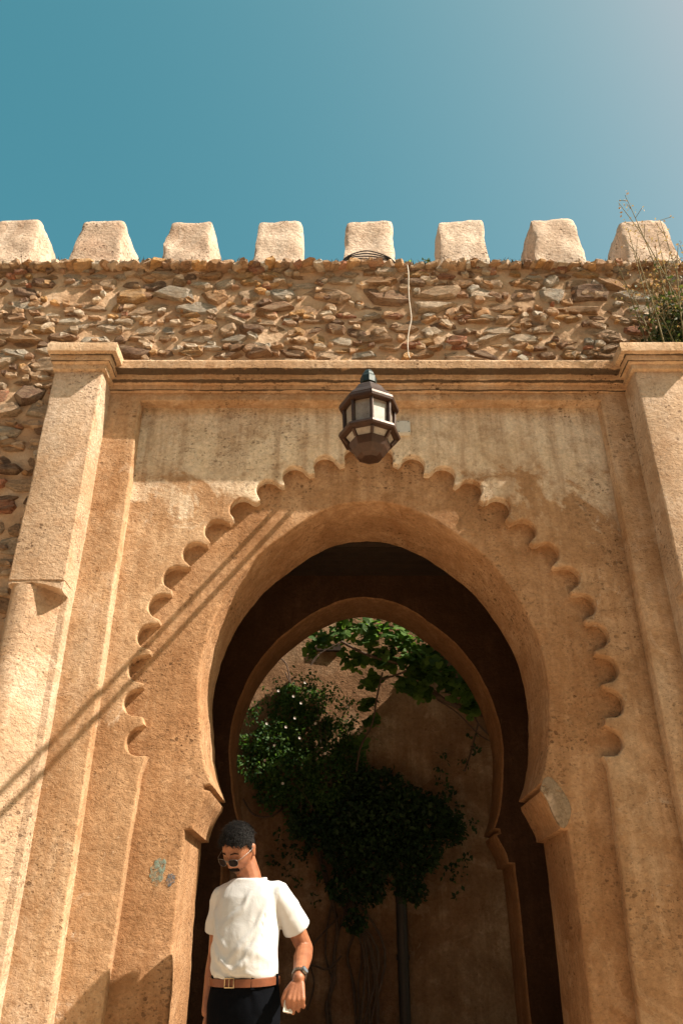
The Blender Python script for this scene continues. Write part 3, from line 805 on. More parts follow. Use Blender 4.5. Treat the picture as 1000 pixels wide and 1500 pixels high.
# flowering shrub against the courtyard wall
bush = thing('flowering_shrub', 'leafy shrub with small white flowers against the sunlit wall behind the arch', 'shrub', P(470, 1300, 7.1)[:2] + (0,))
cl = []
for px, py, r, Y in ((420, 1040, .17, 7.0), (455, 1030, .16, 7.05), (400, 1085, .2, 6.95), (450, 1080, .22, 6.95), (490, 1075, .17, 7.0), (385, 1130, .16, 6.95), (430, 1135, .24, 6.9), (480, 1140, .24, 6.9), (510, 1110, .16, 7.0), (400, 1165, .15, 7.0), (450, 1190, .2, 6.95), (500, 1190, .24, 6.9), (425, 1015, .1, 7.1), (372, 1100, .1, 7.0)):
    c = P(px, py, Y + .17); cl += clump(c, (r, r * .42, r), int(26000 * r * r))
for _ in range(70):      # sprigs that stick out of the outline
    a = random.uniform(-.6, 3.4); q = Vector(P(440 + 78 * math.cos(a), 1105 - 95 * math.sin(a), 7.12)); d = Vector((math.cos(a), -.3, math.sin(a) * .9 + .2)) * random.uniform(.05, .17)
    for j in range(14): cl.append(tuple(q + d * (j / 13) + Vector((random.gauss(0, .014), random.gauss(0, .02), random.gauss(0, .014)))))
leaves('foliage', cl, .036, M['leaf'], bush)
bm = bmesh.new()
for k in range(6):
    a = Vector(P(490 + random.uniform(-25, 25), 1290, 7.2)); b = Vector(P(random.uniform(380, 510), random.uniform(1000, 1150), 7.0))
    m = a.lerp(b, .5) + Vector((random.uniform(-.15, .15), -.05, .1)); bm = bmesh.new(); w_ = [(.25 + a.x * .5 + random.uniform(-.1, .1), a.y, z_ * a.z) for z_ in (0, .35, .7)]
    tube(bm, catmull(w_ + [tuple(a), tuple(m), tuple(b)], 5), [.011] * 16 + [.006] * 5 + [.002] * 5, 5)
    from_bm('stem', bm, M['bark'], bush, smooth=60)
fl = []
for px, py in ((432, 1052), (408, 1012), (441, 1030), (419, 1065), (391, 1060), (439, 1081), (447, 1000), (388, 1114), (476, 1104), (430, 1020), (414, 1148), (509, 1036), (402, 1092), (462, 1060)):
    bm = bmesh.new(); c = Vector(P(px, py, 6.98))
    for q in range(5):
        a = 2 * math.pi * q / 5; d = Vector((math.cos(a), -.35, math.sin(a))) * .013; s = Vector((-math.sin(a), 0, math.cos(a))) * .009
        bm.faces.new([bm.verts.new(p) for p in (c, c + d * .6 + s, c + d, c + d * .6 - s)])
    from_bm('flower', bm, M['petal'], bush)
# creeper, spread wider and denser to fill in the black shade
cr = thing('dark_creeper', 'dense dark green creeper, spread wide to fill in the shade right of the flowering shrub', 'creeper', P(560, 1300, 7.1)[:2] + (0,))
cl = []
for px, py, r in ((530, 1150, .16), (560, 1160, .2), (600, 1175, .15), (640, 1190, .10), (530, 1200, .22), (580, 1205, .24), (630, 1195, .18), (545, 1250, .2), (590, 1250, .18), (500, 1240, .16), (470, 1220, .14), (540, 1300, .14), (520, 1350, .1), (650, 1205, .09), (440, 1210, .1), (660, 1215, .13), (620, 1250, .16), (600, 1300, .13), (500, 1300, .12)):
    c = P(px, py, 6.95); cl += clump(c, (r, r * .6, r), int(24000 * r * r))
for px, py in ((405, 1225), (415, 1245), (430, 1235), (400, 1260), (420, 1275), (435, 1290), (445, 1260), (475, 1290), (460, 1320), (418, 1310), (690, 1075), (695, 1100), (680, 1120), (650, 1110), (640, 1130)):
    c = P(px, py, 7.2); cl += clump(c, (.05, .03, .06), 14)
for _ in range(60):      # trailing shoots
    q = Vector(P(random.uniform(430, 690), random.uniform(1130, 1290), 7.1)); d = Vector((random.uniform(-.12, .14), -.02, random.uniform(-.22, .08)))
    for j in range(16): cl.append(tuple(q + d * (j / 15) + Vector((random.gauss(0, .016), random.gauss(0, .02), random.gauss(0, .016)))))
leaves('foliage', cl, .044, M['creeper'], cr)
bm = bmesh.new()
for k in range(5):
    x0 = random.uniform(470, 540); pts = [P(x0, 1560, 7.24)]
    py = 1480
    x = x0
    while py > 1230: x += random.uniform(-14, 14); pts.append(P(x, py, 7.24)); py -= 40
    bm = bmesh.new(); tube(bm, catmull(pts, 4), random.uniform(.006, .014), 6); from_bm('stem', bm, M['bark'], cr, smooth=60)
for pts in ([(356, 1170), (370, 1192), (392, 1197), (410, 1188), (425, 1175)], [(440, 1440), (455, 1415), (480, 1420), (500, 1400)], [(450, 1480), (460, 1440), (452, 1400), (470, 1370), (500, 1340)], [(690, 1030), (700, 1060), (725, 1085)], [(700, 1060), (690, 1100), (680, 1130)]):
    bm = bmesh.new(); tube(bm, catmull([P(a, b, 7.2) for a, b in pts], 5), .008, 6); from_bm('stem', bm, M['bark'], cr, smooth=60)

# grape vine across the top of the opening
vine = thing('grape_vine', 'vine with broad lobed leaves hanging across the top of the inner arch', 'vine', P(700, 1060, 6.85)[:2] + (0,))
def vleaf(seed):
    rng2 = random.Random(seed); v = [(0, 0, 0)]; f = []; n = 15
    for k in range(n):
        a = -2.5 + 5.0 * k / (n - 1); lobe = .72 + .28 * abs(math.cos(a * 1.55)) + rng2.uniform(-.05, .05)
        r = lobe * (1.0 if abs(a) < 2.2 else .75)
        v.append((math.sin(a) * r * .55, math.cos(a) * r * .6 + .1, -.12 * r * abs(math.sin(a)) + rng2.uniform(-.04, .04)))
    for k in range(1, n): f.append((0, k, k + 1))
    me = bpy.data.meshes.new('leaf'); me.from_pydata(v, [], f); me.update(); me.materials.append(M['vine_leaf']); return me
vl = [vleaf(k) for k in range(8)]
spots = []
for px, py, r, Y, n in ((470, 935, .14, 7.0, 34), (505, 925, .16, 6.95, 44), (545, 930, .18, 6.9, 60), (590, 935, .2, 6.85, 70), (560, 965, .17, 6.9, 60), (610, 970, .2, 6.8, 80), (640, 985, .2, 6.75, 80), (670, 1005, .18, 6.75, 70), (690, 1035, .1, 6.75, 30), (520, 965, .13, 6.95, 34), (545, 1000, .09, 6.95, 24), (540, 1030, .07, 6.95, 20), (545, 1055, .06, 6.95, 14), (530, 1085, .05, 6.95, 8), (620, 1010, .13, 6.8, 36), (590, 1000, .1, 6.85, 22), (455, 955, .07, 7.0, 10), (640, 940, .2, 6.8, 50), (590, 895, .22, 6.9, 40), (520, 890, .2, 6.95, 36)):
    for c in clump(P(px, py, Y), (r, r * .6, r * .85), n, .1): spots.append(c)
random.shuffle(spots)
def leaf_xf(c):
    s = random.uniform(.065, .115)
    e = (Matrix.Rotation(random.uniform(-.9, .9), 3, 'Z') @ Matrix.Rotation(random.uniform(-.5, 1.0) + .6, 3, 'X') @ Matrix.Rotation(random.uniform(0, 6.28), 3, 'Z')).to_euler()
    return e, s
for c in spots[:300]:
    o = bpy.data.objects.new('leaf', random.choice(vl)); C.objects.link(o); o.parent = vine; o.matrix_parent_inverse = Matrix.Translation(-vine.location)
    e, s = leaf_xf(c); o.location = c; o.rotation_euler = e; o.scale = (s, s, s)
bm = bmesh.new()
for c in spots[300:]:
    e, s = leaf_xf(c); add_rock(bm, random.choice(vl), Matrix.LocRotScale(Vector(c), e, Vector((s, s, s))))
o = from_bm('foliage', bm, M['vine_leaf'], vine); o['kind'] = 'stuff'
for nm, pts, r in (('trunk', [(760, 1085), (720, 1052), (690, 1042), (655, 1028), (630, 1015)], .024), ('branch', [(655, 1028), (620, 1000), (590, 975), (540, 960), (500, 940)], .013), ('branch', [(660, 985), (620, 970), (590, 985), (560, 995)], .009), ('branch', [(560, 985), (552, 1020), (545, 1060), (528, 1095), (522, 1130)], .008), ('branch', [(640, 1025), (670, 1045), (700, 1075), (722, 1088)], .006), ('branch', [(418, 985), (425, 1000), (420, 975), (412, 965)], .006), ('branch', [(470, 955), (455, 975), (465, 960), (500, 940)], .005)):
    bm = bmesh.new(); tube(bm, catmull([P(a, b, 6.85) for a, b in pts], 6), r, 7); from_bm(nm, bm, M['bark'], vine, smooth=60)

bm = bmesh.new()      # unseen leaf layers added over both ends of the alley to shade it
for _ in range(2600):
    c = (random.uniform(1.4, 3.1), random.uniform(6.42, 7.28), random.uniform(4.0, 4.35))
    e = (Matrix.Rotation(random.uniform(0, 6.28), 3, 'Z') @ Matrix.Rotation(random.gauss(0, .5), 3, 'X')).to_euler(); q = random.uniform(.08, .14)
    add_rock(bm, random.choice(vl), Matrix.LocRotScale(Vector(c), e, Vector((q, q, q))))
for _ in range(2400):
    c = (random.uniform(-3.0, -1.15), random.uniform(6.42, 7.28), random.uniform(4.5, 4.9))
    e = (Matrix.Rotation(random.uniform(0, 6.28), 3, 'Z') @ Matrix.Rotation(random.gauss(0, .5), 3, 'X')).to_euler(); q = random.uniform(.08, .14)
    add_rock(bm, random.choice(vl), Matrix.LocRotScale(Vector(c), e, Vector((q, q, q))))
o = from_bm('shade_canopy', bm, M['vine_leaf'], vine); o['kind'] = 'stuff'
# plant growing on the right capital
wp = thing('wall_weed', 'straggly weed with dry seed stalks growing on the right capital', 'plant', (2.15, 4.3, 4.72))
cl = []; sd = []
bmst = bmesh.new()
for k in range(30):
    b = (random.uniform(2.12, 2.62), random.uniform(4.12, 4.35), 4.72)
    h = random.uniform(.25, .9) if k > 4 else random.uniform(1.0, 1.45)
    lx = random.uniform(-.24, .16) * h; ly = random.uniform(-.25, .1) * h
    pts = catmull([b, (b[0] + lx * .3, b[1] + ly * .3, b[2] + h * .4), (b[0] + lx * .7, b[1] + ly * .6, b[2] + h * .75), (b[0] + lx * 1.2, b[1] + ly, b[2] + h)], 5)
    tube(bmst, pts, [.006 * (1 - .7 * i / len(pts)) for i in range(len(pts))], 5)
    for p in pts[4:]:
        for _ in range(3):
            q = p + Vector((random.gauss(0, .03), random.gauss(0, .03), random.gauss(0, .03)))
            (sd if p.z > 4.72 + .55 * h else cl).append(tuple(q))
        if random.random() < .5:
            e = p + Vector((random.uniform(-.1, .1), random.uniform(-.06, .06), random.uniform(.03, .12))); tube(bmst, [p, e], .002, 4)
            for _ in range(3): sd.append(tuple(e + Vector((random.gauss(0, .012), random.gauss(0, .012), random.gauss(0, .012)))))
from_bm('stem', bmst, M['stem'], wp)
for c, r, n in (((2.24, 4.26, 4.82), (.15, .12, .13), 800), ((2.40, 4.26, 4.90), (.2, .13, .24), 1700), ((2.34, 4.25, 5.10), (.16, .1, .18), 600), ((2.16, 4.25, 4.76), (.08, .08, .06), 140)): cl += clump(c, r, n, .1)
leaves('foliage', cl, .034, M['weed'], wp); leaves('seed_head', sd, .02, M['dry'], wp)
for i, (px, c, r, n, lab) in enumerate(((597, M['vine_leaf'], .03, 26, 'tiny bright green sprig beside the white wire on the wall top'), (622, M['weed'], .045, 60, 'small dark weed tuft on the wall top right of the white wire'))):
    x, z = W(px, 383, 4.45)
    t = thing('weed_tuft', lab, 'weed', (x, 4.45, TOPZ))
    leaves('foliage', clump((x, 4.45, TOPZ + .035), (r, r, r), n, .0), .03, c, t)
    bm = bmesh.new(); tube(bm, [(x, 4.45, TOPZ - .02), (x, 4.45, TOPZ + .05)], .004, 5); from_bm('stem', bm, M['stem'], t)

# ------------------------------------------------------------------ the man
BX, BY, BA = -.452, 4.33, R(-25)
RB = Matrix.Rotation(BA, 4, 'Z'); TB = Matrix.Translation((BX, BY, 0)) @ RB
def loc(w):      # world -> body-local
    return TB.inverted() @ Vector(w)
man = thing('person', 'man in a white t-shirt, dark sunglasses and brown belt looking down by the left jamb', 'person', (BX, BY, 0))
def put(o):      # meshes are written in body-local coordinates, then stood in place
    o.data.transform(TB); o.data.update(); return o
def ell(a, b, z, cx=0, cy=0, n=28, p=2.3):
    out = []
    for k in range(n):
        t = 2 * math.pi * k / n; c, s = math.cos(t), math.sin(t)
        out.append((cx + a * math.copysign(abs(c) ** (2 / p), c), cy + b * math.copysign(abs(s) ** (2 / p), s), z))
    return out
def ball(bm, c, r, sub=2):
    g = bmesh.ops.create_icosphere(bm, subdivisions=sub, radius=1)
    s = r if isinstance(r, (tuple, list)) else (r, r, r)
    for v in g['verts']: v.co = Vector((v.co.x * s[0], v.co.y * s[1], v.co.z * s[2])) + Vector(c)
    return g['verts']
def limb(bm, pts, rs, seg=14):
    pts = [Vector(p) for p in pts]
    tube(bm, pts, list(rs), seg)
    ball(bm, pts[0], rs[0]); ball(bm, pts[-1], rs[-1])

skin = NT('skin')
v_ = skin.coord()
sc_ = skin.ramp(skin.noise(v_, 18, 6, .6), [(.35, (.21, .078, .038)), (.6, (.31, .125, .062))])
skin.out(sc_, skin.bump(skin.noise(v_, 180, 4), .0015, .5), .48, .4)
skin.b.inputs['Subsurface Weight'].default_value = .08; skin.b.inputs['Subsurface Radius'].default_value = (.01, .004, .002)
M['skin'] = skin.m

# head (head-local: face to -Y)
HP = Vector((-.034, -.064, 1.594))
RH = Matrix.Rotation(R(-2), 4, 'Z') @ Matrix.Rotation(R(5), 4, 'Y') @ Matrix.Rotation(R(37), 4, 'X') @ Matrix.Scale(.955, 4)
TH = Matrix.Translation(HP) @ RH
def gs(x, c, w): return math.exp(-((x - c) / w) ** 2)
def head_pt(n):
    x, y, z = n.x * .077, n.y * .097, n.z * .118
    if z < 0:
        k = min(1, -z / .118)
        x *= 1 - .26 * k ** 1.3
        y = y * (1 - .30 * k) if y > 0 else y * (1 - .06 * k)
        if y > 0: y -= .008 * k
    if z > .04: x *= 1.0 + .03
    if y > 0 and z > -.03: y *= 1.05
    if n.y < 0:
        f = -n.y
        y *= .95
        y -= .026 * gs(x, 0, .0105 + .007 * gs(z, -.036, .018)) * (max(0, min(1, (.024 - z) / .055)) if z > -.036 else max(0, 1 - (-.036 - z) / .013)) * f
        y -= .006 * gs(z, .026, .012) * gs(x, 0, .05)
        y += .011 * (gs(x, .031, .016) + gs(x, -.031, .016)) * gs(z, .006, .013)
        y -= .005 * (gs(x, .047, .016) + gs(x, -.047, .016)) * gs(z, -.022, .02)
        y += .005 * (gs(x, .042, .018) + gs(x, -.042, .018)) * gs(z, -.062, .022)
        y -= .005 * gs(z, -.062, .006) * gs(x, 0, .024) + .005 * gs(z, -.073, .006) * gs(x, 0, .022)
        y += .004 * gs(z, -.0675, .003) * gs(x, 0, .024)
        y -= .010 * gs(z, -.100, .014) * gs(x, 0, .026)
    return Vector((x, y, z))
def head_bm(sub=5):
    bm = bmesh.new(); bmesh.ops.create_icosphere(bm, subdivisions=sub, radius=1)
    for v in bm.verts: v.co = head_pt(v.co.normalized())
    return bm
bm = head_bm(5)
for s in (-1, 1):
    for (dy, dz, rr) in ((0.012, .0, (.008, .016, .026)), (.018, .012, (.009, .018, .018)), (.008, -.022, (.008, .010, .012))):
        ball(bm, (s * .078, dy + .006, dz - .004), rr)
bm.transform(TH)
bb = bm
# neck and torso core
limb(bb, [(-.005, .025, 1.40), (-.012, .012, 1.48), (-.03, -.018, 1.555)], [.066, .058, .056])
loft(bb, [ell(.145, .095, .93), ell(.130, .086, 1.02), ell(.132, .092, 1.12), ell(.134, .092, 1.25), ell(.138, .084, 1.36), ell(.12, .07, 1.41), ell(.07, .055, 1.45)])
# his left arm (right in the picture)
shL = Vector((.164, .015, 1.400)); elL = loc((-.178, 4.40, 1.165)); wrL = loc((-.192, 4.145, 1.048))
limb(bb, [(.10, .015, 1.385), shL + Vector((-.012, 0, -.01)), shL.lerp(elL, .5), elL], [.044, .048, .046, .040])
limb(bb, [elL, elL.lerp(wrL, .3), elL.lerp(wrL, .75), wrL], [.041, .044, .033, .027])
shR = Vector((-.164, .015, 1.400)); elR = Vector((-.215, .075, 1.14)); wrR = Vector((-.19, -.01, .905))
limb(bb, [(-.10, .015, 1.385), shR + Vector((.012, 0, -.01)), shR.lerp(elR, .5), elR], [.044, .048, .046, .040])
limb(bb, [elR, elR.lerp(wrR, .3), wrR], [.041, .042, .027])
ball(bb, wrR + Vector((.02, -.02, -.06)), (.022, .035, .06))
# his left hand
def rdir(v): return (RB.inverted() @ Vector(v)).normalized()
H = rdir((-.10, -.30, -.95)); CR = rdir((.88, -.10, -.20)); CR = (CR - H * CR.dot(H)).normalized(); N = H.cross(CR).normalized()
back_ = rdir((0, 1, 0))
if N.dot(back_) < 0: N = -N                     # N points from the back of the hand to the palm side (away from the viewer)
hw = wrL + H * .012
fing = []
for i, (off, ln, c0) in enumerate(((-.030, .92, .55), (-.010, 1.02, .72), (.010, .96, .82), (.029, .78, .92))):
    k0 = hw + CR * off * .55 + H * .012; kn = hw + CR * off * 1.05 + H * (.080 - .004 * abs(i - 1)) - N * .004
    limb(bb, [k0, kn], [.0155, .0125], 10)
    ang = c0; p = kn; r0 = .0100; L = [.042 * ln, .027 * ln, .021 * ln]
    pts = [p]
    for j, l in enumerate(L):
        d = H * math.cos(ang) + N * math.sin(ang) + CR * (off * 1.2)
        p = p + d.normalized() * l; pts.append(p); ang += (.75, .6, .4)[j]
    limb(bb, pts, [.0105, .0098, .0090, .0080], 10)
ball(bb, hw + H * .045 + N * .012, .026)
t0 = hw - CR * .022 + H * .018; 
tp = [t0, t0 - CR * .026 + H * .030 + N * .006, t0 - CR * .036 + H * .058 + N * .012, t0 - CR * .030 + H * .080 + N * .016]
limb(bb, tp, [.017, .0135, .0115, .0095], 10)
# legs
for s in (-1, 1):
    limb(bb, [(s * .09, 0, .92), (s * .095, -.01, .50), (s * .10, .02, .10)], [.075, .052, .04])
    limb(bb, [(s * .10, .03, .05), (s * .105, -.12, .03)], [.04, .03])
me = remeshed(bb, .0040, 3, .5)
me.transform(TB); body = link('body', me, M['skin'], man)

# hair: scalp cap plus tufts
hm = NT('black hair'); hv = hm.coord()
hm.out(hm.ramp(hm.noise(hv, 60, 4), [(.4, (.005, .004, .0035)), (.75, (.014, .011, .010))]), None, .75, .2)
M['hair'] = hm.m
def on_scalp(n, p):
    front = .062 + .012 * math.cos(p.x * 40)       # hairline
    if p.y < -.02: return p.z > front - max(0, (p.y + .095)) * .28
    return p.z > -.045 if p.y > .03 else p.z > .012 - (p.y + .02) * 1.0
bm = head_bm(4); dele = []
for v in bm.verts:
    n = v.co.normalized()
    if not on_scalp(n, v.co): dele.append(v)
    else:
        thick = .010 + .017 * max(0, v.co.z / .118) + .003 * noise.noise(v.co * 18)
        v.co += n * thick * (1 if v.co.z > .04 else .40)
bmesh.ops.delete(bm, geom=dele, context='VERTS')
rs = [v.co.copy() for v in bm.verts]
e = [e for e in bm.edges if e.is_boundary]
r = bmesh.ops.extrude_edge_only(bm, edges=e)
for v in [g for g in r['geom'] if isinstance(g, bmesh.types.BMVert)]: v.co *= .86
tv = []
for _ in range(5200):
    c = random.choice(rs); n = c.normalized()
    sweep = Vector((.55 + .5 * noise.noise(c * 18), -.35 + .5 * noise.noise(c * 18 + Vector((9, 0, 0))), .5))
    t = sweep + Vector((random.gauss(0, .6), random.gauss(0, .6), random.gauss(0, .6))); t = (t - n * t.dot(n)).normalized()
    l = random.uniform(.012, .030) * (1.15 if c.z > .06 else .45); w = n.cross(t) * .0010
    b = c - n * .004 + t * random.uniform(-.004, .004)
    m = b + n * l * .38 + t * l * .55; ee = b + n * l * .36 + t * l * 1.1
    bm.faces.new([bm.verts.new(q) for q in (b - w, b + w, m + w, m - w)]); 
    bm.faces.new([bm.verts.new(q) for q in (m - w, m + w, ee)])
bm.transform(TB @ TH); from_bm('hair', bm, M['hair'], man, smooth=180)
def surf(x, z, off=0.0):   # a point on the face at x, z
    n = Vector((x / .077, -math.sqrt(max(.02, 1 - (x / .077) ** 2 - (z / .118) ** 2)), z / .118))
    p = head_pt(n.normalized()); return Vector((p.x, p.y - off, p.z))
def tuftmesh(name, gen, n, l, w, mat):
    bm = bmesh.new()
    for _ in range(n):
        b, d = gen(); sd = d.cross(Vector((0, 1, 0))).normalized() * w
        bm.faces.new([bm.verts.new(q) for q in (b - sd, b + sd, b + d * l)])
    bm.transform(TB @ TH); return from_bm(name, bm, mat, man)
tuftmesh('moustache', lambda: (lambda x: (surf(x, -.052 + random.uniform(-.007, .006) - abs(x) * .22, .003), Vector((x * 9, -.35, -1)).normalized()))(random.uniform(-.031, .031)), 700, .010, .0012, M['hair'])
tuftmesh('eyebrow', lambda: (lambda s, u: (surf(s * (.014 + u * .034), .027 + .009 * math.sin(.5 + u * 2.2) - .006 * u + random.uniform(-.002, .002), .002), Vector((s, -.3, .3)).normalized()))(random.choice((-1, 1)), random.random()), 300, .009, .001, M['hair'])
stub = simple('grey stubble', (.16, .10, .075), .9, var=.4, scale=300)
tuftmesh('stubble', lambda: (lambda x, z: (surf(x, z, .0005), Vector((x * 4, -.5, -1)).normalized()))(random.uniform(-.052, .052), random.uniform(-.112, -.062)), 900, .004, .0009, stub)

# sunglasses
gl = bpy.data.objects.new('sunglasses', None); C.objects.link(gl); gl.parent = man; gl.matrix_parent_inverse = Matrix.Translation(-man.location)
silver = simple('silver metal', (.20, .185, .17), .4, 1.0, .4, .1)
lensm = simple('dark lens', (.006, .004, .005), .1, 0, .08, .1)
def lens_ring(s):
    pts = []
    for k in range(28):
        a = 2 * math.pi * k / 28; c, sn = math.cos(a), math.sin(a)
        x = s * .033 + .026 * math.copysign(abs(c) ** .75, c); z = -.002 + .019 * math.copysign(abs(sn) ** .8, sn) - (.003 * c * s * 0)
        pts.append(Vector((x, -.113 + .35 * max(0, abs(x) - .03) * abs(x) / .06, z)))
    return pts
for s in (-1, 1):
    rg = lens_ring(s)
    bm = bmesh.new(); tube(bm, rg + [rg[0]], .0010, 6, cap=False); bm.transform(TB @ TH); from_bm('rim', bm, silver, gl, smooth=60)
    bm = bmesh.new(); f = [bm.verts.new(p) for p in rg]; b = [bm.verts.new(p + Vector((0, .0015, 0))) for p in rg]; bm.faces.new(f); bm.faces.new(b[::-1])
    for i in range(28): bm.faces.new((f[i], b[i], b[(i + 1) % 28], f[(i + 1) % 28]))
    fix_normals(bm); bm.transform(TB @ TH); from_bm('lens', bm, lensm, gl)
    bm = bmesh.new(); tube(bm, [(s * .058, -.104, .008), (s * .072, -.085, .010), (s * .084, -.03, .012), (s * .0855, .012, .012), (s * .082, .035, -.004)], .0013, 6); bm.transform(TB @ TH); from_bm('temple', bm, silver, gl, smooth=60)
bm = bmesh.new(); tube(bm, [(-.010, -.114, .006), (0, -.117, .009), (.010, -.114, .006)], .0018, 6); bm.transform(TB @ TH); from_bm('bridge', bm, silver, gl, smooth=60)

# t-shirt
tm = NT('white cotton'); tv_ = tm.coord()
tm.out(tm.ramp(tm.noise(tv_, 9, 4), [(.3, (.48, .475, .47)), (.7, (.54, .535, .53))]), tm.bump(tm.noise(tv_, 420, 3), .0012, .5, tm.bump(tm.noise(tm.coord((1, 1, .8)), 16, 5, .55, .6), .012, .35)), .9, .1)
M['tee'] = tm.m
sb = bmesh.new()
loft(sb, [ell(.154, .114, 1.032, 0, -.005), ell(.163, .126, 1.052, 0, -.008), ell(.164, .134, 1.09, 0, -.016), ell(.160, .134, 1.16, 0, -.016), ell(.162, .128, 1.24, 0, -.008), ell(.168, .120, 1.32, 0, -.002), ell(.172, .110, 1.38, 0, .004), ell(.160, .096, 1.425, -.002, .012), ell(.125, .084, 1.450, -.004, .014), ell(.096, .076, 1.462, -.006, .010), ell(.080, .072, 1.468, -.007, .008)])
slL = shL.lerp(elL, .62) + Vector((.006, 0, 0)); 
limb(sb, [(.09, .012, 1.400), shL + Vector((-.01, 0, -.002)), shL.lerp(elL, .3)], [.060, .061, .064])
tube(sb, [shL.lerp(elL, .1), shL.lerp(elL, .35), slL, slL + (slL - shL).normalized() * .008], [.056, .062, .069, .071], 18)
slR = shR.lerp(elR, .62)
limb(sb, [(-.09, .012, 1.400), shR + Vector((.01, 0, -.002)), shR.lerp(elR, .3)], [.060, .061, .064])
tube(sb, [shR.lerp(elR, .1), shR.lerp(elR, .35), slR, slR + (slR - shR).normalized() * .008], [.058, .064, .071, .073], 18)
me = remeshed(sb, .0055, 5, .5)
DRAG = [((.15, 1.34), (-.02, 1.10)), ((.14, 1.30), (.03, 1.06)), ((-.14, 1.33), (-.03, 1.16)), ((.07, 1.40), (-.06, 1.26)), ((-.13, 1.24), (.0, 1.07)), ((.13, 1.17), (.0, 1.07)), ((-.07, 1.13), (.10, 1.055)), ((-.12, 1.09), (.05, 1.05))]
for v in me.vertices:
    p = v.co; n = v.normal.copy()
    k = 0
    if p.y < .03:
        for (ax_, az_), (bx_, bz_) in DRAG:
            dx_, dz_ = bx_ - ax_, bz_ - az_; L2 = dx_ * dx_ + dz_ * dz_
            u_ = ((p.x - ax_) * dx_ + (p.z - az_) * dz_) / L2; uc = max(0, min(1, u_))
            wob_ = .010 * noise.noise(Vector((u_ * 3, ax_ * 9, az_)))
            dd_ = ((p.x - ax_) * dz_ - (p.z - az_) * dx_) / math.sqrt(L2) + wob_ + .02 * math.sin(uc * 3.1) * (1 if ax_ > 0 else -1)
            if -.15 < u_ < 1.15:
                fade = math.sin(max(0, min(1, (u_ + .15) / 1.3)) * math.pi)
                k += fade * (.009 * math.exp(-(dd_ / .012) ** 2) - .003 * math.exp(-((dd_ - .022) / .014) ** 2))
    wv = max(0, min(1, (1.22 - p.z) / .17)); up = max(0, min(1, (p.z - 1.22) / .15))
    # slack folds over the belt, diagonal pulls from the armpits
    def crease(t): return 1 - 2 * abs(math.sin(t)) ** 1.15
    th = math.atan2(p.y + .01, p.x)
    # slack folds over the belt, diagonal pulls from the armpits, drag lines across the chest
    k += wv * .009 * crease(p.z * 34 + 2.2 * th + 2.2 * noise.noise(p * 5)) * max(0, .35 + noise.noise(Vector((th * 1.3, p.z * 3, 2))))
    arm = max(0, min(1, (abs(p.x) - .06) / .1)) * max(0, min(1, (p.z - 1.06) / .2))
    sg = 1 if p.x > 0 else -1
    k += .010 * arm * max(0, min(1, (.185 - abs(p.x)) / .03)) * crease(p.x * sg * 30 - p.z * 22 + 2.5 * noise.noise(p * 5 + Vector((sg, 0, 0)))) * max(0, .3 + noise.noise(p * 4.2 + Vector((0, 0, 7))))
    k += .008 * crease(p.z * 20 - p.x * 14 + 3 * noise.noise(p * 3.5)) * max(0, noise.noise(p * 3.1 + Vector((5, 0, 1)))) * 1.6
    k += .006 * noise.noise(p * 7) + .002 * noise.noise(p * 20)
    k = max(k, -.006)
    v.co = p + n * k
bm = bmesh.new(); bm.from_mesh(me)
for _ in range(4): bmesh.ops.smooth_vert(bm, verts=bm.verts, factor=.5, use_axis_x=True, use_axis_y=True, use_axis_z=True)
bm.to_mesh(me); bm.free()
me.transform(TB); me.update(); link('t_shirt', me, M['tee'], man)
# neck band
bm = bmesh.new(); nb = [Vector(p) for p in ell(.084, .077, 1.464, -.0085, .003)]
for p in nb: p.z += -.030 * max(0, -p.y / .07) + .008 * max(0, p.y / .07)
tube(bm, nb + [nb[0]], .0062, 8, cap=False); bm.transform(TB); from_bm('neck_band', bm, M['tee'], man, smooth=180)

# trousers, belt, shoes
jm = simple('black denim', (.0025, .003, .0045), .9, 0, .05, .4, 120, .002)
tb = bmesh.new()
loft(tb, [ell(.157, .116, 1.055, 0, -.004), ell(.166, .122, 1.0, 0, -.003), ell(.178, .128, .93, 0, 0), ell(.176, .126, .85, 0, 0), ell(.14, .10, .80, 0, 0)])
for s in (-1, 1): limb(tb, [(s * .088, 0, .88), (s * .095, -.012, .50), (s * .10, .018, .09)], [.094, .072, .058], 16)
me = remeshed(tb, .008, 3)
for v in me.vertices: v.co += v.normal * (.006 * noise.noise(v.co * 11) + .004 * math.sin(v.co.z * 60 + 9 * noise.noise(v.co * 8)) * max(0, noise.noise(v.co * 5)))
me.transform(TB); link('trousers', me, jm, man)
leather = simple('brown leather belt', (.17, .055, .024), .45, 0, .4, .35, 40, .001)
bm = bmesh.new()
def belt_ring(o, z): return [(p[0], p[1], z + .010 * max(0, -p[1] / .12) * -1) for p in ell(.165 + o, .123 + o, 0, 0, -.004, 40)]
loft(bm, [belt_ring(.001, 1.018), belt_ring(.006, 1.019), belt_ring(.0065, 1.050), belt_ring(.001, 1.053)], caps=False); bm.transform(TB); belt = from_bm('belt', bm, leather, man, smooth=40)
brass = simple('worn brass', (.55, .42, .25), .35, .9, .5, .2)
bm = bmesh.new(); cyf = -.137
fr = [(-.024, cyf, 1.008), (.024, cyf, 1.008), (.024, cyf, 1.044), (-.024, cyf, 1.044)]
tube(bm, fr + [fr[0]], .0032, 6, cap=False); tube(bm, [(0, cyf, 1.008), (0, cyf, 1.044)], .002, 6); bm.transform(TB); from_bm('buckle', bm, brass, man, smooth=60)
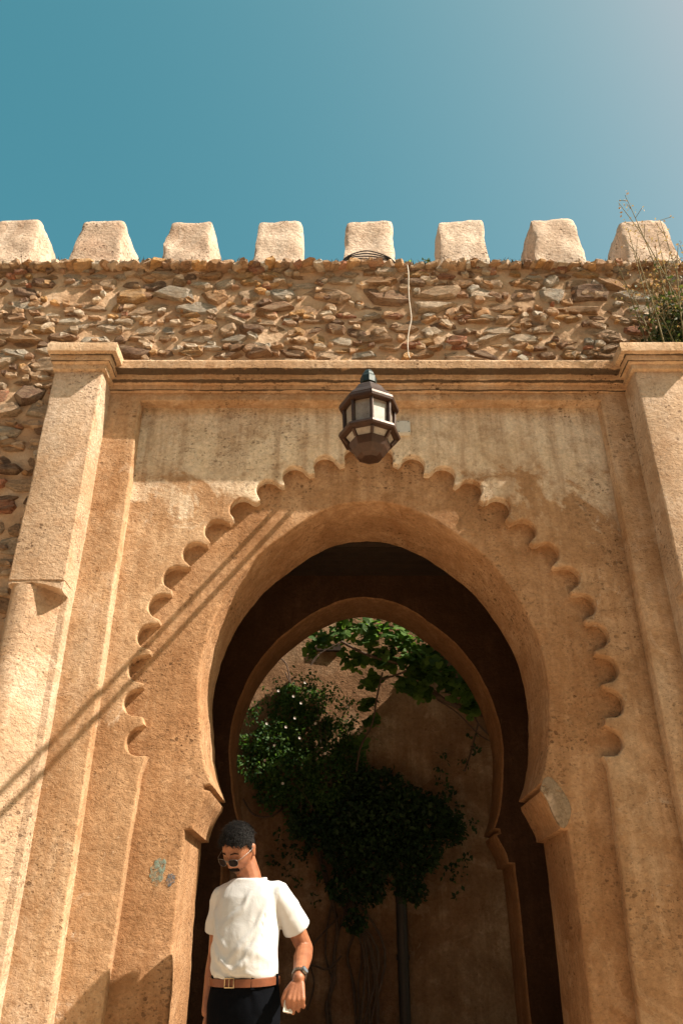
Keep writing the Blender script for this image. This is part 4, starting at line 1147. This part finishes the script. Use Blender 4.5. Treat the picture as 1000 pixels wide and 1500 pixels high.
for a in (38, -40, 92, -92):
    x = .172 * math.sin(R(a)); y = -.130 * math.cos(R(a)) - .004
    bm = bmesh.new(); vs = box(bm, -.008, .008, -.004, .004, 1.000, 1.062)
    for v in vs: v.co = Matrix.Rotation(R(a), 3, 'Z') @ v.co + Vector((x, y, 0))
    bm.transform(TB); from_bm('belt_loop', bm, jm, man)
for s in (-1, 1):
    bm = bmesh.new(); limb(bm, [(s * .10, .045, .045), (s * .103, -.06, .045), (s * .108, -.165, .036)], [.05, .052, .04], 14)
    for v in bm.verts: v.co.z = max(0.003, v.co.z)
    me = remeshed(bm, .01, 2); me.transform(TB); link('shoe', me, leather, man)
# wrist watch
ax = (wrL - elL).normalized(); wc = wrL - ax * .018
wt = bpy.data.objects.new('watch', None); C.objects.link(wt); wt.parent = man; wt.matrix_parent_inverse = Matrix.Translation(-man.location)
o1 = ax.orthogonal().normalized(); o2 = ax.cross(o1)
bm = bmesh.new()
for k in range(22):
    a0 = 2 * math.pi * k / 22; a1 = a0 + 2 * math.pi / 22 * .8
    q = []
    for a in (a0, a1):
        for rr in (.031, .0345):
            for w in (-.009, .009): q.append(wc + (o1 * math.cos(a) + o2 * math.sin(a)) * rr + ax * w)
    vs = [bm.verts.new(p) for p in q]; bmesh.ops.convex_hull(bm, input=vs)
bm.transform(TB); from_bm('bracelet', bm, silver, wt)
fdir = rdir((.55, -.80, .25)); fdir = (fdir - ax * fdir.dot(ax)).normalized()
bm = bmesh.new(); c = wc + fdir * .031; tube(bm, [c, c + fdir * .010], .0185, 20); bm.transform(TB); from_bm('case', bm, silver, wt, smooth=40)
bm = bmesh.new(); tube(bm, [c + fdir * .0098, c + fdir * .0108], .0145, 20); bm.transform(TB); from_bm('dial', bm, simple('grey dial', (.12, .14, .16), .25), wt, smooth=40)

# the small pale thing in his hand
hc = hw + H * .098 - CR * .030 + N * .014
bm = bmesh.new(); q = []
for a in (-.022, .020):
    for b in (-.030, .028):
        for c_ in (-.004, .004): q.append(hc + CR * a + H * b + N * (c_ + a * .3))
vs = [bm.verts.new(p) for p in q]; bmesh.ops.convex_hull(bm, input=vs); bmesh.ops.bevel(bm, geom=list(bm.edges), offset=.002, segments=1, affect='EDGES'); bm.transform(TB)
props(from_bm('packet', bm, simple('pale packet', (.55, .50, .44), .5), None), "small pale packet held in the man's left hand", 'packet')
